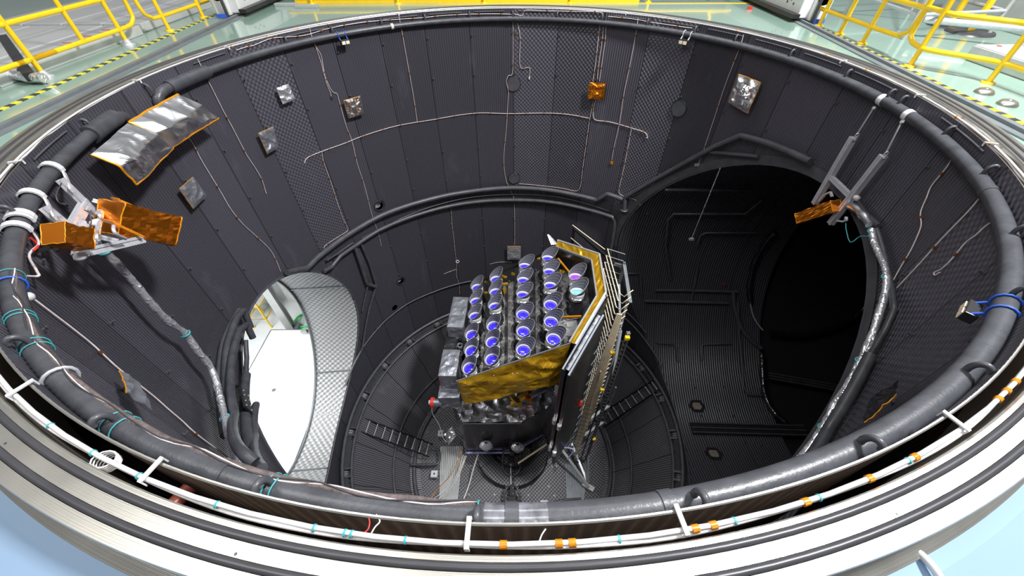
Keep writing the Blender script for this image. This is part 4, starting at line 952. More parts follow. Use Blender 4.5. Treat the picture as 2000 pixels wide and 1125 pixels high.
# toothed cable channels between the two outer ring pipes
first = None
for k in range(24):
    az = -172 + 14.4*k
    if first is None:
        mb = MB(); vs = []; n = 44
        for i in range(n+1):
            a = -5.6 + 11.2*i/n; h = .03 if i % 2 else 0
            vs += [pol(a, 4.47, -8.78+h), pol(a, 4.57, -8.75+h)]
        mb.add(vs, [(2*i, 2*i+1, 2*i+3, 2*i+2) for i in range(n)]); first = mb.obj('toothed_channel', 'dpipe')
        o = first; sld = o.modifiers.new('s', 'SOLIDIFY'); sld.thickness = .02
        mb = MB()
        for a in (-5.8, 5.8): mb.beam(pol(a, 4.40, -8.76), pol(a, 4.62, -8.70), .05, .05)
        ep = mb.obj('channel_end', 'blackmetal', o)
    else:
        o = first.copy(); C.objects.link(o); e = ep.copy(); e.parent = o; C.objects.link(e)
    o.rotation_euler = (0, 0, -math.radians(az)); tag(o, 'short toothed cable channel between the two outer ring pipes', 'cable channel', 'toothed channels around the floor edge')
def ladder(pa1, pb1, pa2, pb2, label, zt=-8.62, zb=-10.72, n=9):
    a1, a2 = hz(*pa1, zt), hz(*pa2, zt); b1, b2 = hz(*pb1, zb), hz(*pb2, zb)
    t = thing('cable_ladder', label, 'ladder', loc=(a1+b2)/2); c = t.location.copy()
    for a, b in ((a1, b1), (a2, b2)): MB().beam(a-c, b-c, .025, .07).obj('side_rail', 'blackmetal', t)
    for i in range(n):
        f = (i+.5)/n; MB().tube([a1.lerp(b1, f)-c, a2.lerp(b2, f)-c], .016, 6).obj('rung', 'lightgrey' if zt < 0 else 'alu', t)
    for a in (a1, a2): MB().lathe([(0, .03), (.035, .01), (.035, -.02)], 10, a-c).obj('end_cap', 'alu', t)
    return t
ladder((666, 800), (845, 868), (656, 826), (838, 892), 'black ladder tray crossing the dished floor on the left', n=12)
ladder((1279, 741), (1168, 812), (1292, 758), (1180, 834), 'black ladder tray crossing the dished floor on the right', n=9)
# pipe frame at the platform edge, left
P = [hz(u, v, -10.75) for u, v in ((803, 907), (816, 908), (850, 907), (858, 900), (857, 880), (848, 878))]
o = MB().tube(smooth(P, 3), .045, 8).obj('bent_pipe', 'pipe'); recenter(o); tag(o, 'bent grey pipe at the left edge of the bottom platform', 'pipe')
for (u, v, lb) in ((849, 928, 'small white square box at the left edge of the bottom platform'), (862, 849, 'small white square box below the grey foil wing on the left')):
    p = hz(u, v, -10.85); t = thing('junction_box', lb, 'box', loc=p); MB().box((0, 0, .06), (.20, .2, .12)).obj('box', 'whiteplastic', t, .008); MB().lathe([(.03, .125), (.0, .125)], 12).obj('dark_hole', 'rubber', t)
# ribbed side strips of the platform
for (poly, lb) in (([(860, 872), (905, 872), (893, 990), (858, 990)], 'ribbed metal strip on the left of the bottom platform'), ([(1103, 905), (1150, 905), (1138, 992), (1108, 992)], 'ribbed metal strip on the right of the bottom platform')):
    a, b, c_, d = [hz(u, v, -10.985) for u, v in poly]; mb = MB(); n = 12
    for i in range(n):
        f = (i+.5)/n; mb.beam(a.lerp(b, f), d.lerp(c_, f), .045, .03)
    o = mb.obj('ribbed_strip', 'lightgrey' if 'left' in lb else 'greybeam'); recenter(o); tag(o, lb, 'floor strip')
o = MB().box(hz(1063, 985, -10.99), (.22, .22, .01)).obj('paper_sheet', 'whiteplastic'); recenter(o); tag(o, 'small white sheet on the bottom platform near the front', 'sheet')
for (u, v) in ((920, 910), (916, 966), (966, 966), (1032, 967), (1078, 911), (1087, 910), (1083, 968), (1072, 950)):
    o = MB().lathe([(0, .012), (.028, .008), (.03, 0)], 10).obj('floor_bolt', 'alu'); o.location = hz(u, v, -11.0); tag(o, 'small bright bolt head on the perforated platform', 'bolt', 'bolts on the bottom platform')
# pedestal drum
t = thing('pedestal_drum', 'low round black drum under the spacecraft with a perforated top', 'pedestal', loc=(0, .12, -11.0))
MB().lathe([(1.17, 0), (1.17, .27), (1.14, .28)], 72).obj('drum_wall', 'blackmetal', t)
MB().lathe([(1.14, .28), (.62, .28), (.62, .24)], 72).obj('drum_top', 'platform', t)
MB().lathe([(.62, .28), (.60, .40), (.72, .66)], 48).obj('adapter_cone', 'dpipe', t)
# umbilical boom with looped hoses running from the drum towards the near edge
tw = thing('hose_boom', 'narrow black boom with looped hoses running from drum to the near floor edge', 'boom', loc=(-.02, -.9, -11.0))
MB().box((0, .1, .26), (.13, 1.0, .10)).obj('boom_beam', 'blackmetal', tw); MB().box((0, -.52, .12), (.20, .35, .24)).obj('boom_foot', 'blackmetal', tw); MB().box((0, .62, .52), (.14, .14, .7)).obj('boom_head', 'blackmetal', tw)
MB().cylinder((-.03, .5, .33), (-.03, -.1, .33), .025, 8).obj('steel_rod', 'lightgrey', tw)
for q in range(6): MB().box((.03, -.35+.16*q, .32), (.05, .05, .03)).obj('small_block', 'dpipe', tw)
for q in (-1, 1):
    MB().tube(smooth([(q*.10, .72, .78), (q*.24, .74, .74), (q*.27, .5, .55), (q*.24, .3, .40), (q*.12, .18, .36), (q*.05, .2, .36)], 5), .04, 8).obj('looped_hose', 'rubber', tw)
    MB().tube(smooth([(q*.15, -.20, .34), (q*.22, -.35, .30), (q*.22, -.62, .2), (q*.12, -.78, .16), (0, -.80, .16)], 5), .035, 8).obj('looped_hose', 'rubber', tw)
    MB().lathe([(.03, -.03), (.045, 0), (.03, .03)], 8, (q*.15, -.18, .36)).obj('fitting', 'alu', tw); MB().lathe([(.03, -.03), (.045, 0), (.03, .03)], 8, (q*.10, .76, .80)).obj('fitting', 'alu', tw)
P = [hz(u, v, -10.8) for u, v in ((1062, 998), (1075, 985), (1100, 977), (1135, 974))]; o = MB().tube(smooth(P, 5), .035, 8).obj('floor_hose', 'rubber'); recenter(o); tag(o, 'black hose curving over the platform near the front right', 'hose')
# cables from the craft to the near left edge
for i, (pts, mt, lb) in enumerate([([(905, 888), (893, 925), (868, 958), (830, 985)], 'wirew', 'leftmost white cable fanning down over the platform'), ([(908, 890), (890, 940), (862, 970), (835, 987)], 'wirew', 'second white cable fanning down over the platform'),
        ([(902, 880), (882, 925), (855, 955), (832, 986)], 'tape', 'orange cable fanning down over the platform with the white ones'), ([(911, 890), (893, 935), (868, 965), (838, 986)], 'beige', 'beige cable fanning down over the platform with the white ones'),
        ([(910, 893), (895, 925), (875, 960), (853, 992)], 'wirew', 'lone white cable just right of the cable fan'), ([(934, 888), (925, 915), (915, 950), (898, 994)], 'wirew', 'thick pair of white cables right of the cable fan')]):
    z0, z1 = -10.35, -10.9
    P = [hz(u, v, z0 + (z1-z0)*min(1, k/2)) for k, (u, v) in enumerate(pts)]
    o = MB().tube(smooth(P, 6), .022 if i == 5 else .011, 6).obj('floor_cable', mt); recenter(o); tag(o, lb, 'cable')
p = hz(826, 984, -10.6)
P = [hz(u, v, -10.5) for u, v in ((843, 790), (845, 808), (858, 830), (864, 852), (872, 864))]; o = MB().tube(smooth([P[0] + Vector((0, 0, 0))] + P[1:], 5), .012, 6).obj('hanging_cable', 'wirew'); recenter(o); tag(o, 'white cable hanging from the red connector beside the craft', 'cable')
# silver crumpled wing and cover at lower left of craft
foil_patch('foil_cover', [hz(866, 842, -10.4), hz(885, 832, -10.0), hz(893, 850, -10.2), hz(878, 868, -10.6)], 'crumpled silver foil cover hanging at the lower left of the spacecraft', 'foil cover', 'silverfoil', amp=.08, edges=())
t = MB(); pa, pb = hz(1108, 876, -10.2), hz(1015, 900, -10.2)

# ================================================================== THE SPACECRAFT
T = lambda x, y: -5.22 + .577*x                       # sloping top plane of the instrument block
craft = thing('spacecraft', 'spacecraft with twenty six telescopes on a tilted bench, standing on the drum', 'spacecraft', loc=(0, .8, -10.3))
CL = craft.location.copy()
def cp(mb, name, m, parent=None, bevel=0, label=None):
    mb.v = [tuple(Vector(v) - CL) for v in mb.v]; o = mb.obj(name, m, parent or craft, bevel)
    if label: o['label'] = label
    return o
HEX = [(-1.24, -.3), (1.16, -.3), (1.80, .63), (1.85, 1.75), (1.13, 2.75), (-1.14, 2.73)]
def wallseg(i, j, top, bot, th=.03):
    (x0, y0), (x1, y1) = HEX[i], HEX[j]; d = Vector((x1-x0, y1-y0, 0)).normalized(); nn = Vector((d.y, -d.x, 0))
    a = Vector((x0, y0, 0)); b = Vector((x1, y1, 0)); mb = MB()
    P = [a, b, b - nn*th, a - nn*th]; mb.prism([(p.x, p.y) for p in P], lambda x, y: bot(x, y), lambda x, y: top(x, y)); return mb
top0 = lambda x, y: T(x, y); low = lambda x, y: -6.98 + .42*(x+1.18)
cp(MB().prism([(x, y) for x, y in HEX], lambda x, y: T(x, y)-1.0, lambda x, y: T(x, y)-.62), 'optical_bench', 'benchdark')
# black inner sides
for i, j in ((1, 2), (2, 3), (3, 4)): cp(wallseg(i, j, lambda x, y: T(x, y)-.02, lambda x, y: T(x, y)-1.1), 'side_shield', 'blackfoil')
cp(wallseg(4, 5, lambda x, y: T(x, y)-.0, lambda x, y: T(x, y)-.10, .02), 'back_rail', 'blackmetal')
# gold front blanket, crinkled
def gold():
    N, Mm = 60, 26; vs = []; fs = []
    for j in range(Mm+1):
        for i in range(N+1):
            u, v = i/N, j/Mm; a = Vector((-1.25, -.33, T(-1.25, 0)+.01)).lerp(Vector((1.17, -.33, T(1.17, 0)+.01)), u); b = Vector((-1.16, -.33, -6.98)).lerp(Vector((1.06, -.33, -6.03)), u)
            p = a.lerp(b, v); e = min(u, 1-u, v, 1-v); s = Vector((p.x*1.1 + p.z*.4, p.z*1.9 - p.x*.5, 3))
            h = (1-abs(noise.noise(s*1.3))*2)*.5 + (1-abs(noise.noise(s*2.6+Vector((4, 2, 0))))*2)*.3 + noise.noise(s*.8)*.4
            p.y -= .17*h*min(1, e*9) + .02; vs.append(p)
    for j in range(Mm):
        for i in range(N): q = j*(N+1)+i; fs.append((q, q+1, q+N+2, q+N+1))
    return MB().add(vs, fs)
gp = cp(gold(), 'gold_blanket', 'goldfoil')
sd = gp.modifiers.new('s', 'SOLIDIFY'); sd.thickness = .01
for k in range(22):
    u = .05+.9*((k*0.381) % 1); v = .12+.76*((k*.618) % 1)
    a = Vector((-1.25, -.33, T(-1.25, 0))).lerp(Vector((1.17, -.33, T(1.17, 0))), u); b = Vector((-1.16, -.33, -6.98)).lerp(Vector((1.06, -.33, -6.03)), u); p = a.lerp(b, v) - CL - gp.location
    MB().lathe([(0, .012), (.016, .008), (.018, 0)], 8).obj('blanket_button', 'alu', gp); o = bpy.context.scene.objects[-1] if False else None
for o in gp.children:
    pass
btn = [o for o in gp.children]
for k, o in enumerate(btn):
    u = .05+.9*((k*0.381) % 1); v = .12+.76*((k*.27+.13*(k % 3)) % 1)
    a = Vector((-1.25, -.33, T(-1.25, 0))).lerp(Vector((1.17, -.33, T(1.17, 0))), u); b = Vector((-1.16, -.33, -6.98)).lerp(Vector((1.06, -.33, -6.03)), u)
    o.location = a.lerp(b, v) + Vector((0, -.06, 0)) - CL; o.rotation_euler = (PI/2, 0, 0)
cp(MB().beam((-1.26, -.345, T(-1.26, 0)+.015), (1.17, -.345, T(1.17, 0)+.015), .03, .03), 'blanket_edge', 'greybeam')
# thick gold rim of the sun side, between pale edge strips
rim_o = [(1.10, -.52), (1.20, -.42), (1.98, .62), (2.03, 1.80), (1.20, 2.95), (1.08, 2.86)]
def strip(P0, P1, z0, z1, name, m, label=None, crink=0):
    mb = MB(); K = len(P0); vs = []; n = 14
    pts0, pts1 = [], []
    for i in range(K-1):
        for q in range(n if i < K-2 else n+1):
            f = q/n; pts0.append(Vector((*P0[i], 0)).lerp(Vector((*P0[i+1], 0)), f)); pts1.append(Vector((*P1[i], 0)).lerp(Vector((*P1[i+1], 0)), f))
    for a, b in zip(pts0, pts1):
        for w in range(4):
            p = a.lerp(b, w/3); hh = T(p.x, p.y) + z0 + (z1-z0)*w/3 + (crink*noise.noise(Vector((p.x*9, p.y*9, w))) if 0 < w < 3 else 0); vs.append(Vector((p.x, p.y, hh)))
    N = len(pts0); mb.add(vs, [(4*i+w, 4*i+w+1, 4*i+w+5, 4*i+w+4) for i in range(N-1) for w in range(3)])
    o = cp(mb, name, m, label=label); s = o.modifiers.new('s', 'SOLIDIFY'); s.thickness = .012; return o
inn = [HEX[1], HEX[2], HEX[3], HEX[4]]; out = [(1.26, -.42), (1.97, .60), (2.02, 1.80), (1.20, 2.92)]
strip(inn, out, .0, .04, 'gold_rim', 'goldfoil', 'amber gold foil rim around the sun side', .05)
def edge_tubes(P, dz, w, h, name, m):
    mb = MB()
    for a, b in zip(P, P[1:]): mb.beam((*a, T(*a)+dz), (*b, T(*b)+dz), w, h)
    return cp(mb, name, m)
M['panelgrey'] = mat('slate_edge', (.28, .31, .34), .4, .2)
edge_tubes(inn, .0, .03, .05, 'rim_inner_edge', 'panelgrey'); edge_tubes(out, .03, .04, .06, 'rim_outer_edge', 'lightgrey')
# foil tabs at the far tip
for k in range(4):
    a = Vector((1.05+.05*k, 2.86, T(1.1, 0)+.0)); b = a + Vector((-.10-.03*k, .22, .16-.02*k)); cp(MB().beam(a, b, .04, .012), 'foil_tab', 'silverfoil')
# sun shield stack outside the front right edge, hanging down
dFR = (Vector((1.97, .60, 0)) - Vector((1.26, -.42, 0))).normalized(); nFR = Vector((dFR.y, -dFR.x, 0))
for k, (o0, th, zt, zb, ms, l0, l1) in enumerate([(.02, .09, .02, -8.9, 'blackmetal', -.50, 1.2), (.17, .08, -.10, -9.1, 'blackmetal', -.52, .86)]):
    A = Vector((1.22, -.44, 0)) + nFR*o0 + dFR*l0; B = A + dFR*(l1-l0)
    mb = MB(); mb.prism([(A.x, A.y), (B.x, B.y), (B.x+nFR.x*th, B.y+nFR.y*th), (A.x+nFR.x*th, A.y+nFR.y*th)], zb, lambda x, y: T(x, y)+zt)
    pn = cp(mb, 'solar_panel', 'blackfoil' if k == 0 else 'blackmetal', label='dark upright panel with copper specked edges')
    mb = MB(); mb.beam(A + nFR*th/2 + Vector((0, 0, T(A.x, 0)+zt+.012)), B + nFR*th/2 + Vector((0, 0, T(B.x, 0)+zt+.012)), .06, .02); o = cp(mb, 'panel_top_edge', 'panelgrey', pn); 
    for q in range(3):
        z0 = T(A.x, 0) - .35 - 1.35*q; MB().beam(A + nFR*(th*(.25+.25*q)) - dFR*.008 + Vector((0, 0, z0)) - CL, A + nFR*(th*(.3+.2*q)) - dFR*.008 + Vector((0, 0, z0-1.2)) - CL, .012, .010).obj('copper_edge_tape', 'copper', pn)
    for z in (-6.6, -8.1): MB().tube([A + nFR*th*.5 - dFR*.04 + Vector((0, 0, z-.1*k)) - CL, A + nFR*th*.5 - dFR*.04 + Vector((0, 0, z-.2-.1*k)) - CL], .055, 8).obj('foil_hinge', 'silverfoil', pn)
A = Vector((1.22, -.44, 0)) + nFR*.14 - dFR*.45; cp(MB().beam(A + Vector((0, 0, T(A.x, 0)-.06)), A + dFR*1.25 + Vector((0, 0, T(A.x+dFR.x*1.25, 0)-.06)), .05, .02), 'foil_strip', 'darkfoil')
# copper speckled outer back side of the sun shield
for (i, j) in ((1, 2), (2, 3)):
    a, b = out[i-1+0], out[i]; a = Vector((*a, 0)) if False else Vector((*out[i-1], 0)); b = Vector((*out[i], 0)); mb = MB()
    mb.prism([(a.x, a.y), (b.x, b.y), (b.x-.05, b.y), (a.x-.05, a.y)], -9.6, lambda x, y: T(x, y)-.03); cp(mb, 'rear_shield', 'blackfoil')
# telescopes
cols = [[(932, 561), (930, 588), (928, 617), (922, 654), (921, 685), (917, 719)], [(969, 545), (968, 570), (967, 598), (964, 637), (962, 668), (961, 702)], [(1026, 520), (1023, 548), (1022, 576), (1022, 615), (1023, 648), (1023, 684)], [(1071, 505), (1074, 531), (1076, 558), (1076, 596), (1077, 629), (1082, 663)], [(1125, 541), (1128, 570)]]
def telescope(hd=1.0):
    R = .128
    body = MB().lathe([(.19, -.56), (.19, -.50), (.165, -.42), (.15, -.20), (.145, -.12), (0, -.12)], 24)
    def hood(r0, r1, z0, hh, lo, n=28, th=.006):
        vs = []; 
        for rr, base in ((r0, True), (r1, False)):
            for k in range(n):
                a = 2*PI*k/n; f = (1+math.cos(a))/2; z = z0 if base else z0 + lo + (hh-lo)*f**1.15; w = rr + (.045*f if not base else 0)
                vs.append((w*math.cos(a), rr*math.sin(a)*(1.03 if not base else 1), z))
        return vs, [(k, (k+1) % n, (k+1) % n+n, k+n) for k in range(n)]
    parts = {}
    hv, hf = hood(.150, .178, -.02, .30, .03); hm = MB().add(hv, hf, True)
    rings = MB()
    n = 28
    for q, fr in enumerate((.25, .5, .75, 1.0)):
        P = []
        for k in range(n):
            a = 2*PI*k/n; f = (1+math.cos(a))/2; z = -.02 + (.05 + .27*f**1.15)*fr; w = (.150 + .028*fr - .004) + .045*f*fr
            P.append((w*math.cos(a)*(1 if q == 3 else 1), (.150 + .028*fr-.004)*math.sin(a), z))
        rings.tube(P, 0.0018 if q < 3 else .0036, 5, True)
    cup = MB().lathe([(.150, -.11), (.160, -.04), (.158, .0), (.143, .005), (.134, -.03)], 28)
    col = MB(); 
    vs = []
    for i in range(4):
        for k in range(32):
            a = 2*PI*k/32; r = (.135, .172, .165, .14)[i] + .012*noise.noise(Vector((k*1.7, i*2.0, 1))); vs.append((r*math.cos(a), r*math.sin(a), (-.20, -.17, -.12, -.10)[i] + .015*noise.noise(Vector((k*1.3, i, 7)))))
    col.add(vs, [(i*32+k, i*32+(k+1) % 32, (i+1)*32+(k+1) % 32, (i+1)*32+k) for i in range(3) for k in range(32)])
    base = MB().lathe([(.235, -.60), (.235, -.57), (.20, -.57), (.20, -.60)], 28)
    ln = MB().lathe([(.136, -.038), (.112, -.016), (.07, -.006), (.03, -.001), (0, 0)], 24)
    inner = MB().lathe([(.080, -.006), (.082, -.002), (.084, -.006)], 20)
    return body, hm, rings, cup, col, base, ln, inner
B = telescope()
hoodmat = M['hoodin']
tel0 = None
hood_az = math.radians(28)
for ci, col_ in enumerate(cols):
    for ri, (u, v) in enumerate(col_):
        P = pln(u, v, (-.577, 0, 1), -5.22)
        sx = (-1, -1, 1, 1, .3)[ci]; sy = 1 if (ri < 3 or ci == 4) else -1
        tilt = Vector((sx*.10, .16 if sy > 0 else -.05, 1)).normalized()
        if tel0 is None:
            body, hm, rings, cup, colr, base, ln, inner = B
            o = body.obj('telescope', 'blackfoil', craft); kids = [('hood', hm, 'hoodin'), ('hood_ribs', rings, 'hoodedge'), ('white_cup', cup, 'whiteplastic'), ('foil_collar', colr, 'silverfoil'), ('base_ring', base, 'dpipe'), ('lens', ln, 'lens'), ('lens_ring', inner, 'lensp')]
            for nm, mb, mt in kids: mb.obj(nm, mt, o)
            tel0 = o
        else:
            o = tel0.copy(); o.parent = craft; C.objects.link(o)
            for ch in list(tel0.children):
                c2 = ch.copy(); c2.parent = o; C.objects.link(c2)
                if ch.name.startswith('lens') and not ch.name.startswith('lens_ring') and ci == 4:
                    c2.data = ch.data.copy(); c2.data.materials[0] = M['lensp'] if ri == 0 else M['lenst']; c2['label'] = 'violet lens' if ri == 0 else 'pale teal lens'
        z = tilt; x = Vector((math.cos(hood_az), math.sin(hood_az), 0)); x = (x - z*x.dot(z)).normalized(); y = z.cross(x)
        mw = Matrix((x, y, z)).transposed().to_4x4(); mw.translation = P - CL
        sc_m = Matrix.Diagonal((1.0, 1.0, 1.0, 1.0)); o.matrix_local = mw @ sc_m
# bench details: stud rows, gold clips, silver plate
for (px0, px1, wd) in (((984, 560), (981, 715), .10), ((998, 552), (998, 710), .16), ((1050, 530), (1052, 690), .12), ((1101, 560), (1106, 670), .10), ((946, 590), (940, 728), .07)):
    a = pln(*px0, (-.577, 0, 1), -5.22-.58); b = pln(*px1, (-.577, 0, 1), -5.22-.58)
    mb = MB(); mb.beam(a, b, wd, .03, (-.5, 0, .86)); o = cp(mb, 'stud_rail', 'bench')
    st = None
    for k in range(22):
        p = a.lerp(b, k/21) + Vector((.03*(1 if k % 2 else -1), 0, .03)) - CL
        if st is None: st = MB().cylinder((0, 0, 0), (-.02, 0, .05), .015, 6).obj('stud', 'alu', o); q = st
        else: q = st.copy(); q.parent = o; C.objects.link(q)
        q.location = p
random.seed(3)
for (u, v, w) in ((975, 548, .2), (950, 552, .12), (950, 572, .10), (983, 540, .22), (985, 555, .2), (1002, 535, .1), (1038, 512, .1), (1052, 505, .08), (1098, 530, .12), (985, 568, .15), (1087, 545, .12)):
    p = pln(u, v, (-.577, 0, 1), -5.22-.35); d = Vector((random.uniform(-1, 1), random.uniform(-.3, .3), random.uniform(-.4, .4))).normalized()
    cp(MB().beam(p - d*w/2, p + d*w/2, .07, .05), 'gold_foil_piece', 'goldfoil')
a = pln(1110, 640, (-.577, 0, 1), -5.22-.6); cp(MB().box(a, (.45, .5, .03), Matrix.Rotation(-math.radians(30), 3, 'Y')), 'silver_plate', 'lightgrey')
for (pa, pb) in (((1090, 505), (1112, 532)), ((1092, 620), (1135, 618))):
    a = pln(*pa, (-.577, 0, 1), -5.22-.2); b = pln(*pb, (-.577, 0, 1), -5.22-.2); cp(MB().beam(a, b, .04, .04), 'amber_strut', 'goldtape')
# grey foil boxes on the left side of the bench
def fbox(name, px, z, sz, m='darkfoil', rot=0, lb=None, bev=.012):
    p = hz(*px, z); bm = bmesh.new(); bmesh.ops.create_cube(bm, size=1); bmesh.ops.subdivide_edges(bm, edges=bm.edges[:], cuts=9, use_grid_fill=True)
    R3 = Matrix.Rotation(rot, 3, 'Z'); vs = []
    for v in bm.verts:
        q = Vector((v.co.x*sz[0], v.co.y*sz[1], v.co.z*sz[2])); e = sorted([.5-abs(v.co.x), .5-abs(v.co.y), .5-abs(v.co.z)])[1]
        d = ((1-abs(noise.noise((q+p)*4))*2)*.022 + noise.noise((q+p)*9)*.010)*min(1, .25+e*6); vs.append(p + R3 @ (q + v.normal*d))
    bm.verts.index_update(); mb = MB(); mb.add(vs, [tuple(v.index for v in f.verts) for f in bm.faces]); bm.free(); return cp(mb, name, m, None, 0, lb)
fbox('electronics_box', (897, 622), -6.2, (.42, 1.05, .55), rot=-.06)
fbox('electronics_box', (882, 728), -6.55, (.42, .75, .9), rot=-.04)
fbox('electronics_box', (880, 775), -7.1, (.52, .34, .5), rot=0)
fbox('side_cover', (885, 675), -6.6, (.34, .6, .5), 'blackfoil', rot=-.05)
for (u, v) in ((899, 677), (898, 693)):
    p = hz(u, v, -6.2); cp(MB().lathe([(.07, .0), (.07, .08), (.055, .08), (.055, .0)], 16, p), 'round_port', 'greybeam')
p = hz(848, 786, -7.15); q = hz(864, 786, -7.15); cp(MB().cylinder(p, q, .10, 16), 'side_tube', 'darkfoil'); cp(MB().cylinder(hz(842, 786, -7.15), hz(848, 786, -7.15), .13, 20), 'red_cap', 'red', label='red ring cap'); cp(MB().cylinder(hz(838, 786, -7.15), hz(842, 786, -7.15), .06, 12), 'plug', 'whiteplastic')
# service module
SM = [(-1.36, -.15), (.25, -.15), (1.10, .38), (1.35, 1.3), (1.1, 2.5), (-1.1, 2.6), (-1.75, 1.9), (-1.78, .55)]
SMb = [(-1.44, -.15), (.0, -.15), (.85, .30), (1.2, 1.3), (1.0, 2.3), (-1.1, 2.4), (-1.6, 1.7), (-1.62, .5)]
mb = MB(); n = len(SM); mb.add([(x, y, -8.42) for x, y in SM] + [(x, y, -10.28) for x, y in SMb], [(i, (i+1) % n, (i+1) % n+n, i+n) for i in range(n)] + [tuple(range(n, 2*n))])
body = cp(mb, 'service_module', 'blackfoil')
mb = MB()
for k in range(14):
    for z in (-8.5, -9.0, -9.6, -10.15):
        x = -1.36 + 1.6*k/13; mb.cylinder((x - .05*(z+8.42)*-.5, -.15, z), (x - .05*(z+8.42)*-.5, -.165, z), .012, 6)
cp(mb, 'rivets', 'copper', body)
# crumpled charcoal top of the service module
def crumple():
    N = 70; xs0, xs1, y0, y1 = -1.85, 1.45, -.17, 1.7; vs = []; fs = []; ok = {}
    from mathutils.geometry import intersect_point_tri_2d
    def inside(x, y):
        c = False; n = len(SM)
        for i in range(n):
            (ax, ay), (bx, by) = SM[i], SM[i-1]
            if (ay > y) != (by > y) and x < (bx-ax)*(y-ay)/(by-ay)+ax: c = not c
        return c
    for j in range(N+1):
        for i in range(N+1):
            x = xs0 + (xs1-xs0)*i/N; y = y0 + (y1-y0)*j/N; s = Vector((x*2.2, y*2.2, 5))
            h = (1-abs(noise.noise(s*1.2))*2)*.8 + (1-abs(noise.noise(s*2.1+Vector((3, 1, 0))))*2)*.5
            vs.append(Vector((x, y, -8.40 + .07*h)))
    for j in range(N):
        for i in range(N):
            q = j*(N+1)+i
            if inside(xs0+(xs1-xs0)*(i+.5)/N, y0+(y1-y0)*(j+.5)/N): fs.append((q, q+1, q+N+2, q+N+1))
    return MB().add(vs, fs)
cp(crumple(), 'top_blanket', 'greyfoil')
cp(MB().beam((-1.36, -.16, -8.41), (.25, -.16, -8.41), .03, .03), 'top_edge', 'greybeam')
for (u, v, w) in ((956, 817, .2), (1014, 815, .2)):
    p = hz(u, v, -8.36); cp(MB().box(p, (w*1.1, .22, .03)), 'raised_patch', 'greyfoil')
p = hz(1034, 797, -8.34); a = MB()
for dx in (-.10, .10): a.box(p + Vector((dx, 0, 0)), (.012, .07, .01))
for dy in (-.03, .03): a.box(p + Vector((0, dy, 0)), (.2, .012, .01))
cp(a, 'red_tag', 'red', label='small red outlined tag')
cp(MB().prism([(-1.05, .95), (1.0, .95), (1.0, 2.3), (-1.05, 2.3)], -8.3, lambda x, y: T(x, y)-1.0), 'support_deck', 'blackfoil')
for (u0, v0, u1, v1, m_) in ((1000, 790, 1035, 765, 'goldfoil'), (1010, 786, 1080, 752, 'darkfoil'), (1000, 775, 1015, 790, 'goldfoil'), (1022, 770, 1034, 782, 'copperfoil')):
    a = hz(u0, v0, -8.0); b = hz(u1, v1, -7.3); cp(MB().beam(a, b, .12, .10), 'foil_strut', m_)
for (u, v, lb) in ((950, 872, ''), (1011, 875, '')):
    p = pln(u, v, (0, 1, 0), -.30); vs = []; n = 14
    for i in range(9):
        for k in range(n):
            a = 2*PI*k/n; r = (.05, .16, .2, .2, .17, .15, .12, .08, .02)[i]*(1+.25*noise.noise(Vector((k, i*.7, u)))); vs.append(p + Vector((r*math.cos(a), r*.6*math.sin(a), .25-.06*i*1.2)))
    mb = MB(); mb.add(vs, [(i*n+k, i*n+(k+1) % n, (i+1)*n+(k+1) % n, (i+1)*n+k) for i in range(8) for k in range(n)]); cp(mb, 'thruster_cover', 'hosefoil')
mb = MB(); mb.beam((-1.44, -.2, -10.3), (.0, -.2, -10.3), .05, .05); mb.beam((0, -.2, -10.3), (.95, .35, -10.3), .05, .05); cp(mb, 'lower_harness', mat('violet_harness', (.32, .34, .62), .3, .4, var=.4, nscale=20))
mb = MB(); mb.lathe([(1.0, -10.28), (.93, -10.25), (.93, -10.1)], 48, (-.2, .9, 0)); cp(mb, 'adapter_ring', 'greybeam')
a = hz(1012, 905, -10.3); b = hz(1068, 868, -10.3); cp(MB().beam(a, b, .05, .03), 'gold_strut', 'beige')
for s in (-1, 1):
    cp(MB().tube([(-.2+s*.7, .2, -10.3), (s*.55, .15, -10.72)], .035, 8), 'adapter_leg', 'blackmetal')

# ================================================================== HEATER RIG ON THE SUN SIDE
rig = thing('heater_rig', 'rack of thin bent rods on an open frame right of the spacecraft', 'heater rack', loc=(2.3, .8, -10.9)); RL = rig.location.copy()
def rp(mb, name, m, lb=None, par=None):
    mb.v = [tuple(Vector(v) - RL) for v in mb.v]; o = mb.obj(name, m, par or rig)
    if lb: o['label'] = lb
    return o
rp(MB().profile((2.33, -.22, -10.8), (2.33, -.22, -4.35), .07, .07, (0, 1, 0)), 'post', 'greybeam')
rp(MB().profile((2.62, 1.72, -10.8), (2.62, 1.72, -4.2), .06, .06, (0, 1, 0)), 'post', 'greybeam')
rp(MB().profile((2.55, .75, -10.8), (2.55, .75, -4.45), .05, .05, (0, 1, 0)), 'post', 'greybeam')
rp(MB().profile((1.60, 3.05, -10.8), (1.60, 3.05, -4.15), .05, .05, (0, 1, 0)), 'post', 'blackmetal')
rp(MB().profile((1.60, 3.05, -4.2), (2.42, 1.80, -4.3), .06, .06), 'top_rail', 'blackmetal'); rp(MB().profile((2.62, 1.72, -4.25), (2.60, .72, -4.5), .07, .05), 'top_rail', 'greybeam')
rp(MB().profile((2.42, 1.80, -4.3), (2.62, 1.72, -4.3), .04, .04), 'top_rail', 'greybeam')
rp(MB().profile((2.60, .75, -5.5), (2.33, -.2, -6.2), .05, .05), 'brace', 'greybeam'); rp(MB().profile((2.62, 1.7, -4.9), (2.60, .75, -5.6), .05, .05), 'brace', 'greybeam')
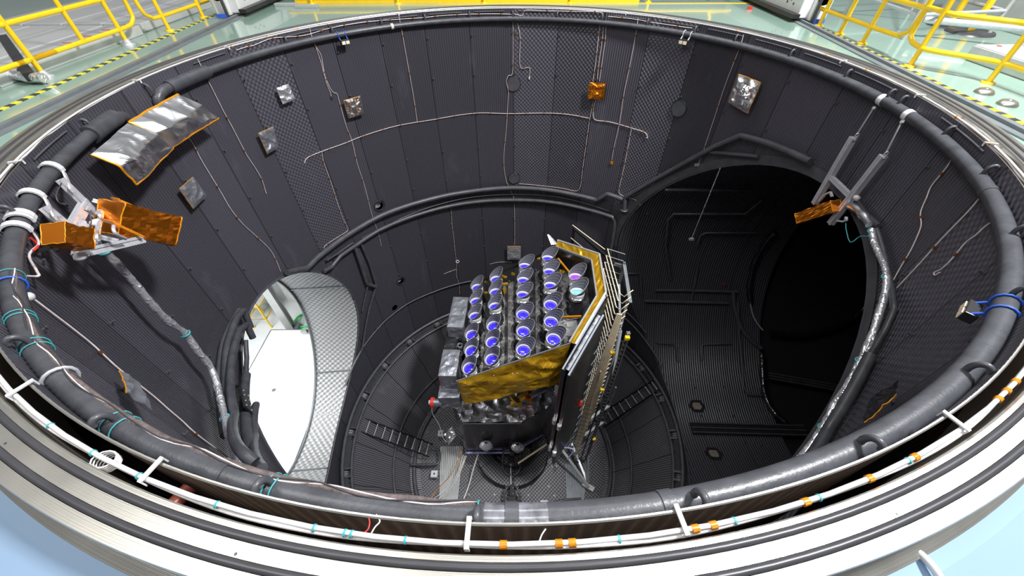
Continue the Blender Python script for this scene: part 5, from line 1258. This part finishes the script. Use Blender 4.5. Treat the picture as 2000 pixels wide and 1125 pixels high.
rp(MB().profile((1.45, -.1, -10.1), (2.30, -1.05, -10.75), .07, .05), 'base_beam', 'lightgrey'); rp(MB().profile((1.9, .2, -10.6), (2.32, -1.0, -10.85), .06, .06), 'base_beam', 'lightgrey')
rp(MB().profile((2.33, -.22, -10.3), (2.28, -1.05, -10.8), .06, .06), 'base_beam', 'greybeam')
rp(MB().beam((2.15, -.9, -10.85), (2.45, -1.1, -10.85), .14, .06), 'foot_plate', 'whitemetal')
for z in (-8.4, -9.4): rp(MB().profile((2.05, -.1, z), (2.75, .35, z), .07, .07), 'side_arm', 'lightgrey')
rp(MB().profile((2.75, .35, -9.4), (2.75, .35, -7.4), .05, .05, (0, 1, 0)), 'side_post', 'greybeam')
nrod = 30
for k in range(nrod):
    z = -3.98 - .205*k; dx = .0
    yb = 1.95 - .02*k
    if k % 2 == 0 and k < 8: pts = [(1.55, 3.02, z-.1), (2.20, yb+.1, z-.1)] ; rp(MB().tube(pts, .011, 6), 'rod', 'beige')
    pts = [(2.23, 1.95, z), (2.23, .50, z), (2.30, .42, z), (2.52, .60, z)]
    o = rp(MB().tube(pts, .0125, 6), 'heater_rod', 'beige')
    rp(MB().tube([(2.23, 1.95, z), (2.60, 1.75, z)], .008, 5), 'rod_end', 'lightgrey', None, o)
    if k > 4 and k % 2: rp(MB().tube([(2.20, .40, z), (1.72, -.28, z)], .008, 6), 'front_rod', 'panelgrey')
rp(MB().tube([p for p in smooth([(2.55, .78, -4.5), (2.50, .6, -5.0), (2.42, .4, -5.3), (2.38, .2, -5.9), (2.30, .0, -6.8), (2.22, -.1, -7.8)], 5)], .025, 8), 'foil_cable', 'hosefoil')
# tall bundle of beige rods with wire cage
bn = rp(MB().beam((2.06, -.06, -6.0), (1.93, -.26, -10.3), .05, .02), 'bundle_core', 'beige')
for k in range(15):
    f = k/14 - .5; w = Vector((1, -.25, 0)).normalized()
    a = Vector((2.16, .05, -4.1 - .1*(k % 3))) + w*(.10*f); m1 = Vector((2.04, -.08, -7.3)) + w*(.26*f); b = Vector((1.90, -.28, -10.6 + .0*k)).lerp(m1, .30*(1-k/14)) + w*(.08*f)
    o = MB(); o.tube([a, m1, b], .0135, 6); o.v = [tuple(Vector(v) - RL) for v in o.v]; o.obj('bundle_rod', 'beige', bn)
for k in range(15):
    z = -7.4 - .2*k; f = (z+7.4)/-3.2; c0 = Vector((2.04, -.10, z)).lerp(Vector((1.90, -.30, z)), f); w = Vector((1, -.25, 0)).normalized()
    rp(MB().tube([c0 - w*(.15-.03*f), c0 - w*(.15-.03*f) + Vector((-.02, -.07, 0)), c0 + w*.17 + Vector((-.02, -.07, 0)), c0 + w*.17], .006, 5), 'cage_wire', 'blackmetal')
rp(MB().beam((2.22, -.16, -7.3), (2.10, -.36, -10.5), .03, .03), 'cage_rail', 'blackmetal')
# pegged side strip along the front post
mb = MB(); mb.beam((2.29, -.31, -4.45), (2.29, -.31, -10.6), .03, .03); ps = rp(mb, 'peg_rail', 'blackmetal')
pg = None
for k in range(40):
    z = -4.5 - .155*k
    if pg is None: pg = MB().box((0, 0, 0), (.05, .03, .07)).obj('peg', 'blackmetal', ps); o = pg
    else: o = pg.copy(); o.parent = ps; C.objects.link(o)
    o.location = Vector((2.26, -.335, z)) - RL
for (x, y, z) in ((2.30, -.3, -4.42), (2.12, -.25, -5.0), (2.12, -.3, -6.4), (2.30, -.35, -9.0), (2.18, 1.1, -4.9)): rp(MB().box((x, y, z), (.09, .07, .07)), 'yellow_tag', 'yellow', 'small yellow tag')
rp(MB().cylinder((1.62, -.1, -7.35), (1.78, -.1, -7.35), .12, 16), 'red_cap', 'red', 'round red cap')
rp(MB().tube(smooth([(1.4, -.5, -9.2), (1.6, -.45, -9.35), (1.75, -.5, -9.4), (1.6, -.6, -9.8)], 5), .02, 6), 'violet_cable', mat('violet_cable', (.4, .42, .75), .4))

# ================================================================== THE HALL AROUND THE OPENING
def up(p, h): return Vector((p.x, p.y, FZ+h))
def railing(name, posts, loops, label, h2=.62, top=1.1, lo=.20, feet='flange', r=.033):
    ctr = sum(posts, Vector())/len(posts); ctr.z = FZ; t = thing(name, label, 'railing', 'yellow railings around the opening', loc=ctr)
    for p in posts:
        o = MB().cylinder(up(p, 0)-ctr, up(p, top)-ctr, r, 12).obj('post', 'yellow', t)
        if feet == 'flange': MB().lathe([(0, .02), (.075, .018), (.075, 0)], 16, up(p, 0)-ctr).obj('post_foot', 'yellow', o)
        else: MB().lathe([(0, .09), (.045, .08), (.06, .03), (.1, .015), (.1, 0)], 12, up(p, 0)-ctr).obj('post_clamp', 'alu', o)
    for pts in loops:
        MB().tube([p-ctr for p in smooth(pts, 6)], r*.95, 12).obj('rail', 'yellow', t)
    return t
def onz(u, v, z): return hz(u, v, z)
# left railings
x = -6.42
L1 = [Vector((x, -.25, 0)), Vector((x-.0, .82, 0)), Vector((x, 2.48, 0))]
railing('railing', L1[1:], [[Vector((x, 2.1-.9, FZ+.22))]*1 + [Vector((x, q, FZ+.22)) for q in (.6, .25, .05)] + [Vector((x, -.05, FZ+.3)), Vector((x, -.08, FZ+.6)), Vector((x, -.08, FZ+1.1))],
    [Vector((x, .6, FZ+.22)), Vector((x, 2.0, FZ+.22)), Vector((x, 2.62, FZ+.22)), Vector((x, 2.83, FZ+.26)), Vector((x, 2.92, FZ+.42)), Vector((x, 2.92, FZ+1.1))],
    [Vector((x, -.08, FZ+.62)), Vector((x, 2.92, FZ+.62))], [Vector((x, -.08, FZ+1.1)), Vector((x, 2.92, FZ+1.1))], [Vector((x, 1.72, FZ+.22)), Vector((x, 1.72, FZ+1.1))]],
    'yellow tube railing on the left side of the opening, the longer near one', feet='clamp')
railing('railing', [Vector((x+.08, 3.47, 0)), Vector((x+.08, 4.6, 0))], [[Vector((x+.05, 5.2, FZ+.22)), Vector((x+.05, 3.5, FZ+.22)), Vector((x+.05, 3.22, FZ+.26)), Vector((x+.05, 3.1, FZ+.42)), Vector((x+.05, 3.1, FZ+1.1))], [Vector((x+.05, 3.1, FZ+.62)), Vector((x+.05, 5.2, FZ+.62))], [Vector((x+.05, 3.1, FZ+1.1)), Vector((x+.05, 5.2, FZ+1.1))]],
    'yellow tube railing on the left side, the far one next to the white machine')
x = 5.80
railing('railing', [Vector((5.86, 3.02, 0)), Vector((5.84, 2.36, 0)), Vector((x, 1.82, 0))][:2] + [Vector((5.82, 3.5, 0))][:0] + [Vector((5.83, 3.62, 0))], [[Vector((5.84, 4.4, FZ+.24)), Vector((5.84, 2.0, FZ+.24)), Vector((5.84, 1.72, FZ+.27)), Vector((5.84, 1.58, FZ+.42)), Vector((5.84, 1.56, FZ+1.1))], [Vector((5.84, 1.56, FZ+.62)), Vector((5.84, 4.4, FZ+.62))], [Vector((5.84, 1.56, FZ+1.1)), Vector((5.84, 4.4, FZ+1.1))]],
    'yellow tube railing on the right side, the far one next to the white machine')
railing('railing', [Vector((5.76, 1.15, 0)), Vector((6.25, .42, 0))], [[Vector((5.80, 1.50, FZ+1.1)), Vector((5.80, 1.50, FZ+.42)), Vector((5.78, 1.42, FZ+.27)), Vector((5.76, 1.2, FZ+.23)), Vector((5.80, 1.0, FZ+.23)), Vector((6.05, .72, FZ+.23)), Vector((6.22, .50, FZ+.23)), Vector((6.28, .2, FZ+.23)), Vector((6.28, -.6, FZ+.23))],
    [Vector((5.80, 1.50, FZ+.64)), Vector((5.78, 1.1, FZ+.64)), Vector((5.85, .95, FZ+.64)), Vector((6.1, .68, FZ+.64)), Vector((6.25, .42, FZ+.64)), Vector((6.28, -.6, FZ+.64))], [Vector((5.80, 1.50, FZ+1.1)), Vector((5.8, 1.0, FZ+1.1)), Vector((6.25, .42, FZ+1.1)), Vector((6.28, -.6, FZ+1.1))]],
    'yellow tube railing on the right side with a kink outwards, the near one')
yb = 6.0
railing('railing', [Vector((q, yb, 0)) for q in (-4.6, -2.6, -.6, 1.4, 3.2)], [[Vector((-5.2, yb, FZ+.16)), Vector((4.4, yb, FZ+.16)), Vector((4.65, yb, FZ+.20)), Vector((4.75, yb, FZ+.4)), Vector((4.75, yb, FZ+1.1))], [Vector((-5.2, yb, FZ+.62)), Vector((4.75, yb, FZ+.62))], [Vector((-5.2, yb, FZ+1.1)), Vector((4.75, yb, FZ+1.1))]],
    'long yellow railing along the far side of the opening')
h = MB(); h.box((-1.0, yb+.06, FZ+.05), (8, .03, .1)); o = h.obj('toe_board', 'yellow'); recenter(o); tag(o, 'yellow toe board below the far railing', 'toe board')
# white lid machines with cable arches
for s, (u, v), lb in ((-1, (425, 30), 'left'), (1, (1585, 40), 'right')):
    p = hz(u, v, FZ); t = thing('lid_carriage', 'white rectangular drive unit with a black cable arch on the %s track' % lb, 'machine', 'white drive units on the tracks', loc=(s*5.84, p.y-.15, FZ))
    b = MB(); b.prism([(-.30, 0), (.26, 0), (.26, 3.2), (-.30, 3.2)] if s > 0 else [(-.26, 0), (.30, 0), (.30, 3.2), (-.26, 3.2)], .06, .42); b.obj('housing', 'whitemetal', t, .02)
    MB().box((-.36*s, 1.6, .10), (.14, 3.3, .07)).obj('brown_guard', 'blackmetal', t)
    MB().cylinder((.02*s, -.10, .42), (.02*s, .02, .42), .14, 24).obj('round_cap', 'whitemetal', t); MB().box((.02*s, -.03, .22), (.26, .14, .36)).obj('end_plate', 'whitemetal', t, .01)
    MB().tube(smooth([(-.08*s, -.16, .0), (-.10*s, -.18, .25), (-.08*s, -.18, .48), (.04*s, -.18, .58), (.15*s, -.14, .52), (.17*s, -.05, .40)], 6), .03, 8).obj('cable_arch', 'rubber', t)
    for q in range(4): MB().cylinder((-.31*s, .3+.12*q, .25+.05*(q % 2)), (-.29*s, .3+.12*q, .25+.05*(q % 2)), .02, 8).obj('bolt', 'rubber', t)
    MB().box((.02*s, -.18, .05), (.2, .06, .06)).obj('blue_foot', 'blue', t)
M['hatch'] = mat('pale_hatch_metal', (.62, .63, .62), .25, .25, var=.06, nscale=1.5)
# left: aluminium hatch panels and dark duct
for (y0, y1, x0, x1, z, lb) in ((.4, 3.2, -9.2, -6.62, .14, 'near'), (3.35, 6.8, -9.6, -6.7, .14, 'far')):
    t = thing('hatch_cover', 'long pale aluminium hatch cover on the floor left of the yellow railing, the %s one' % lb, 'hatch', loc=((x0+x1)/2, (y0+y1)/2, FZ))
    n = 4; w = (x1-x0)/n
    for k in range(n): MB().box((x0 + w*(k+.5) - (x0+x1)/2, 0, z/2), (w-.03, y1-y0, z)).obj('hatch_plank', 'hatch', t, .01)
    if lb == 'near':
        for k in range(3): MB().box((.95, -.1+.42*k+.3, z+.004), (.14, .02, .004)).obj('red_mark', 'red', t)
t = thing('foil_duct', 'crumpled silver duct lying at the far left beyond the railing', 'duct', loc=hz(20, 150, FZ)); c = t.location.copy()
P = smooth([hz(85, 152, FZ+.08), hz(50, 150, FZ+.08), hz(20, 145, FZ+.08), hz(-25, 130, FZ+.1)], 5); MB().tube([p-c for p in P], [.06*(1+.3*noise.noise(p*8)) for p in P], 12).obj('duct_tube', 'hosefoil', t)
mb = MB(); mb.beam(hz(8, 75, FZ+.1), hz(60, 150, FZ+.1), .12, .10); o = mb.obj('black_trough', 'blackmetal'); recenter(o); tag(o, 'dark trough on the floor at the far left behind the railing', 'trough')
# right: grey tube scaffold, weights with yellow poles, alu box, domed feet
t = thing('tube_scaffold', 'grey tube scaffold standing right of the far right railing', 'scaffold', loc=(7.9, 4.2, FZ)); c = t.location.copy()
pp = [Vector((6.7, 2.6, 0)), Vector((6.9, 4.6, 0)), Vector((8.4, 2.9, 0)), Vector((8.5, 4.9, 0))]
for p in pp: MB().cylinder(up(p, .0)-c, up(p, 2.4)-c, .03, 10).obj('upright', 'lightgrey', t)
for a, b in ((0, 1), (2, 3), (0, 2), (1, 3)):
    for z in (.35, 1.1): MB().cylinder(up(pp[a], z)-c, up(pp[b], z)-c, .028, 8).obj('cross_tube', 'alu', t)
for a, b in ((0, 3), (1, 2)): MB().cylinder(up(pp[a], .3)-c, up(pp[b], 1.2)-c, .022, 8).obj('diagonal_tube', 'lightgrey', t)
t = thing('long_tube_rack', 'pair of long bright steel tubes behind the kinked right railing', 'tube rack', loc=(8.3, 1.9, FZ)); c = t.location.copy()
for (a, b) in (((1805, 38), (2010, 58)), ((1930, 5), (2010, 12))): MB().cylinder(hz(*a, FZ+.25)-c, hz(*b, FZ+.25)-c, .05, 12).obj('bright_tube', 'alu', t)
for (u, v, lb) in ((1853, 50, 'left'), (1893, 64, 'right')):
    p = hz(u, v, FZ); t = thing('weighted_pole', 'yellow pole on a round black base plate behind the right railing, %s one of two' % lb, 'pole', 'yellow poles on black bases', loc=p)
    MB().lathe([(0, .04), (.34, .035), (.36, 0)], 32).obj('base_plate', 'rubber', t); MB().box((0, 0, .8), (.09, .05, 1.6)).obj('pole', 'yellow', t)
t = thing('alu_crate', 'long pale aluminium crate on the green floor right of the kinked railing', 'crate', loc=(7.45, .35, FZ)); 
MB().box((0, -.2, .10), (1.3, 2.6, .20)).obj('crate_body', 'hatch', t, .01); MB().box((.3, -.2, .23), (.7, 2.6, .06)).obj('crate_lid', 'hatch', t, .01); MB().box((-.66, -.2, .13), (.03, 2.6, .10)).obj('crate_rail', 'alu', t)
MB().lathe([(0, .005), (.03, .004), (.035, 0)], 10, (-.4, 1.0, .20)).obj('red_dot', 'red', t)
wl = MB(); wl.box((9.6, 3.0, FZ+.6), (1.4, 3.4, 1.2)); o = wl.obj('storage_cabinet', 'lightgrey', bevel=.02); recenter(o); tag(o, 'large pale grey cabinet at the far upper right of the hall', 'cabinet')
for (u, v, lb) in ((1921, 182, 'left'), (1966, 205, 'right')):
    p = hz(u, v, FZ); t = thing('domed_foot', 'round domed steel foot on the green floor by the right rim, %s of two' % lb, 'floor foot', 'domed steel feet', loc=p)
    MB().lathe([(0, .055), (.05, .055), (.075, .045), (.10, .015), (.10, 0)], 28).obj('dome', 'steel', t); MB().lathe([(0, .062), (.02, .06), (.022, .055)], 10).obj('dome_screw', 'steel', t)
# near side: white hook on the blue deck, bolts holes in the flange
az = azpx(1788, 1085, -.05); D, L = axis(az)
P = [D*(4.95) + Vector((0, 0, -.04)), D*5.02 + Vector((0, 0, -.02)), D*5.09 + Vector((0, 0, -.05)), D*5.10 + Vector((0, 0, -.14))]
o = MB().tube(smooth(P, 5), .016, 10).obj('hook_handle', 'whiteplastic'); recenter(o); tag(o, 'white curved hook handle below the flange at the lower right', 'hook')
for (u, v) in ((460, 1082), (1752, 1004), (10, 866)):
    p = hz(u, v, gz+.0006); o = MB().lathe([(.0055, 0), (0, 0)], 12).obj('bolt_hole', 'rubber'); o.location = p; tag(o, 'small dark hole in the steel flange between the seal rings', 'hole', 'holes in the flange')
t = MB(); t.box(hz(1465, 15, FZ+.03), (.1, .03, .05)); o = t.obj('tape_roll', 'red'); recenter(o); tag(o, 'small red and white reel at the end of the far hazard stripe', 'reel')
# small frames lying behind the far left rim
for (u, v, lb) in ((560, 12, 'left'), (600, 15, 'right')):
    p = hz(u, v, FZ); o = MB().box((0, 0, .03), (.5, .12, .06)).obj('floor_bracket', 'lightgrey', bevel=.008); o.location = p; tag(o, 'grey metal bracket on the floor behind the far left rim, %s of two' % lb, 'floor bracket')
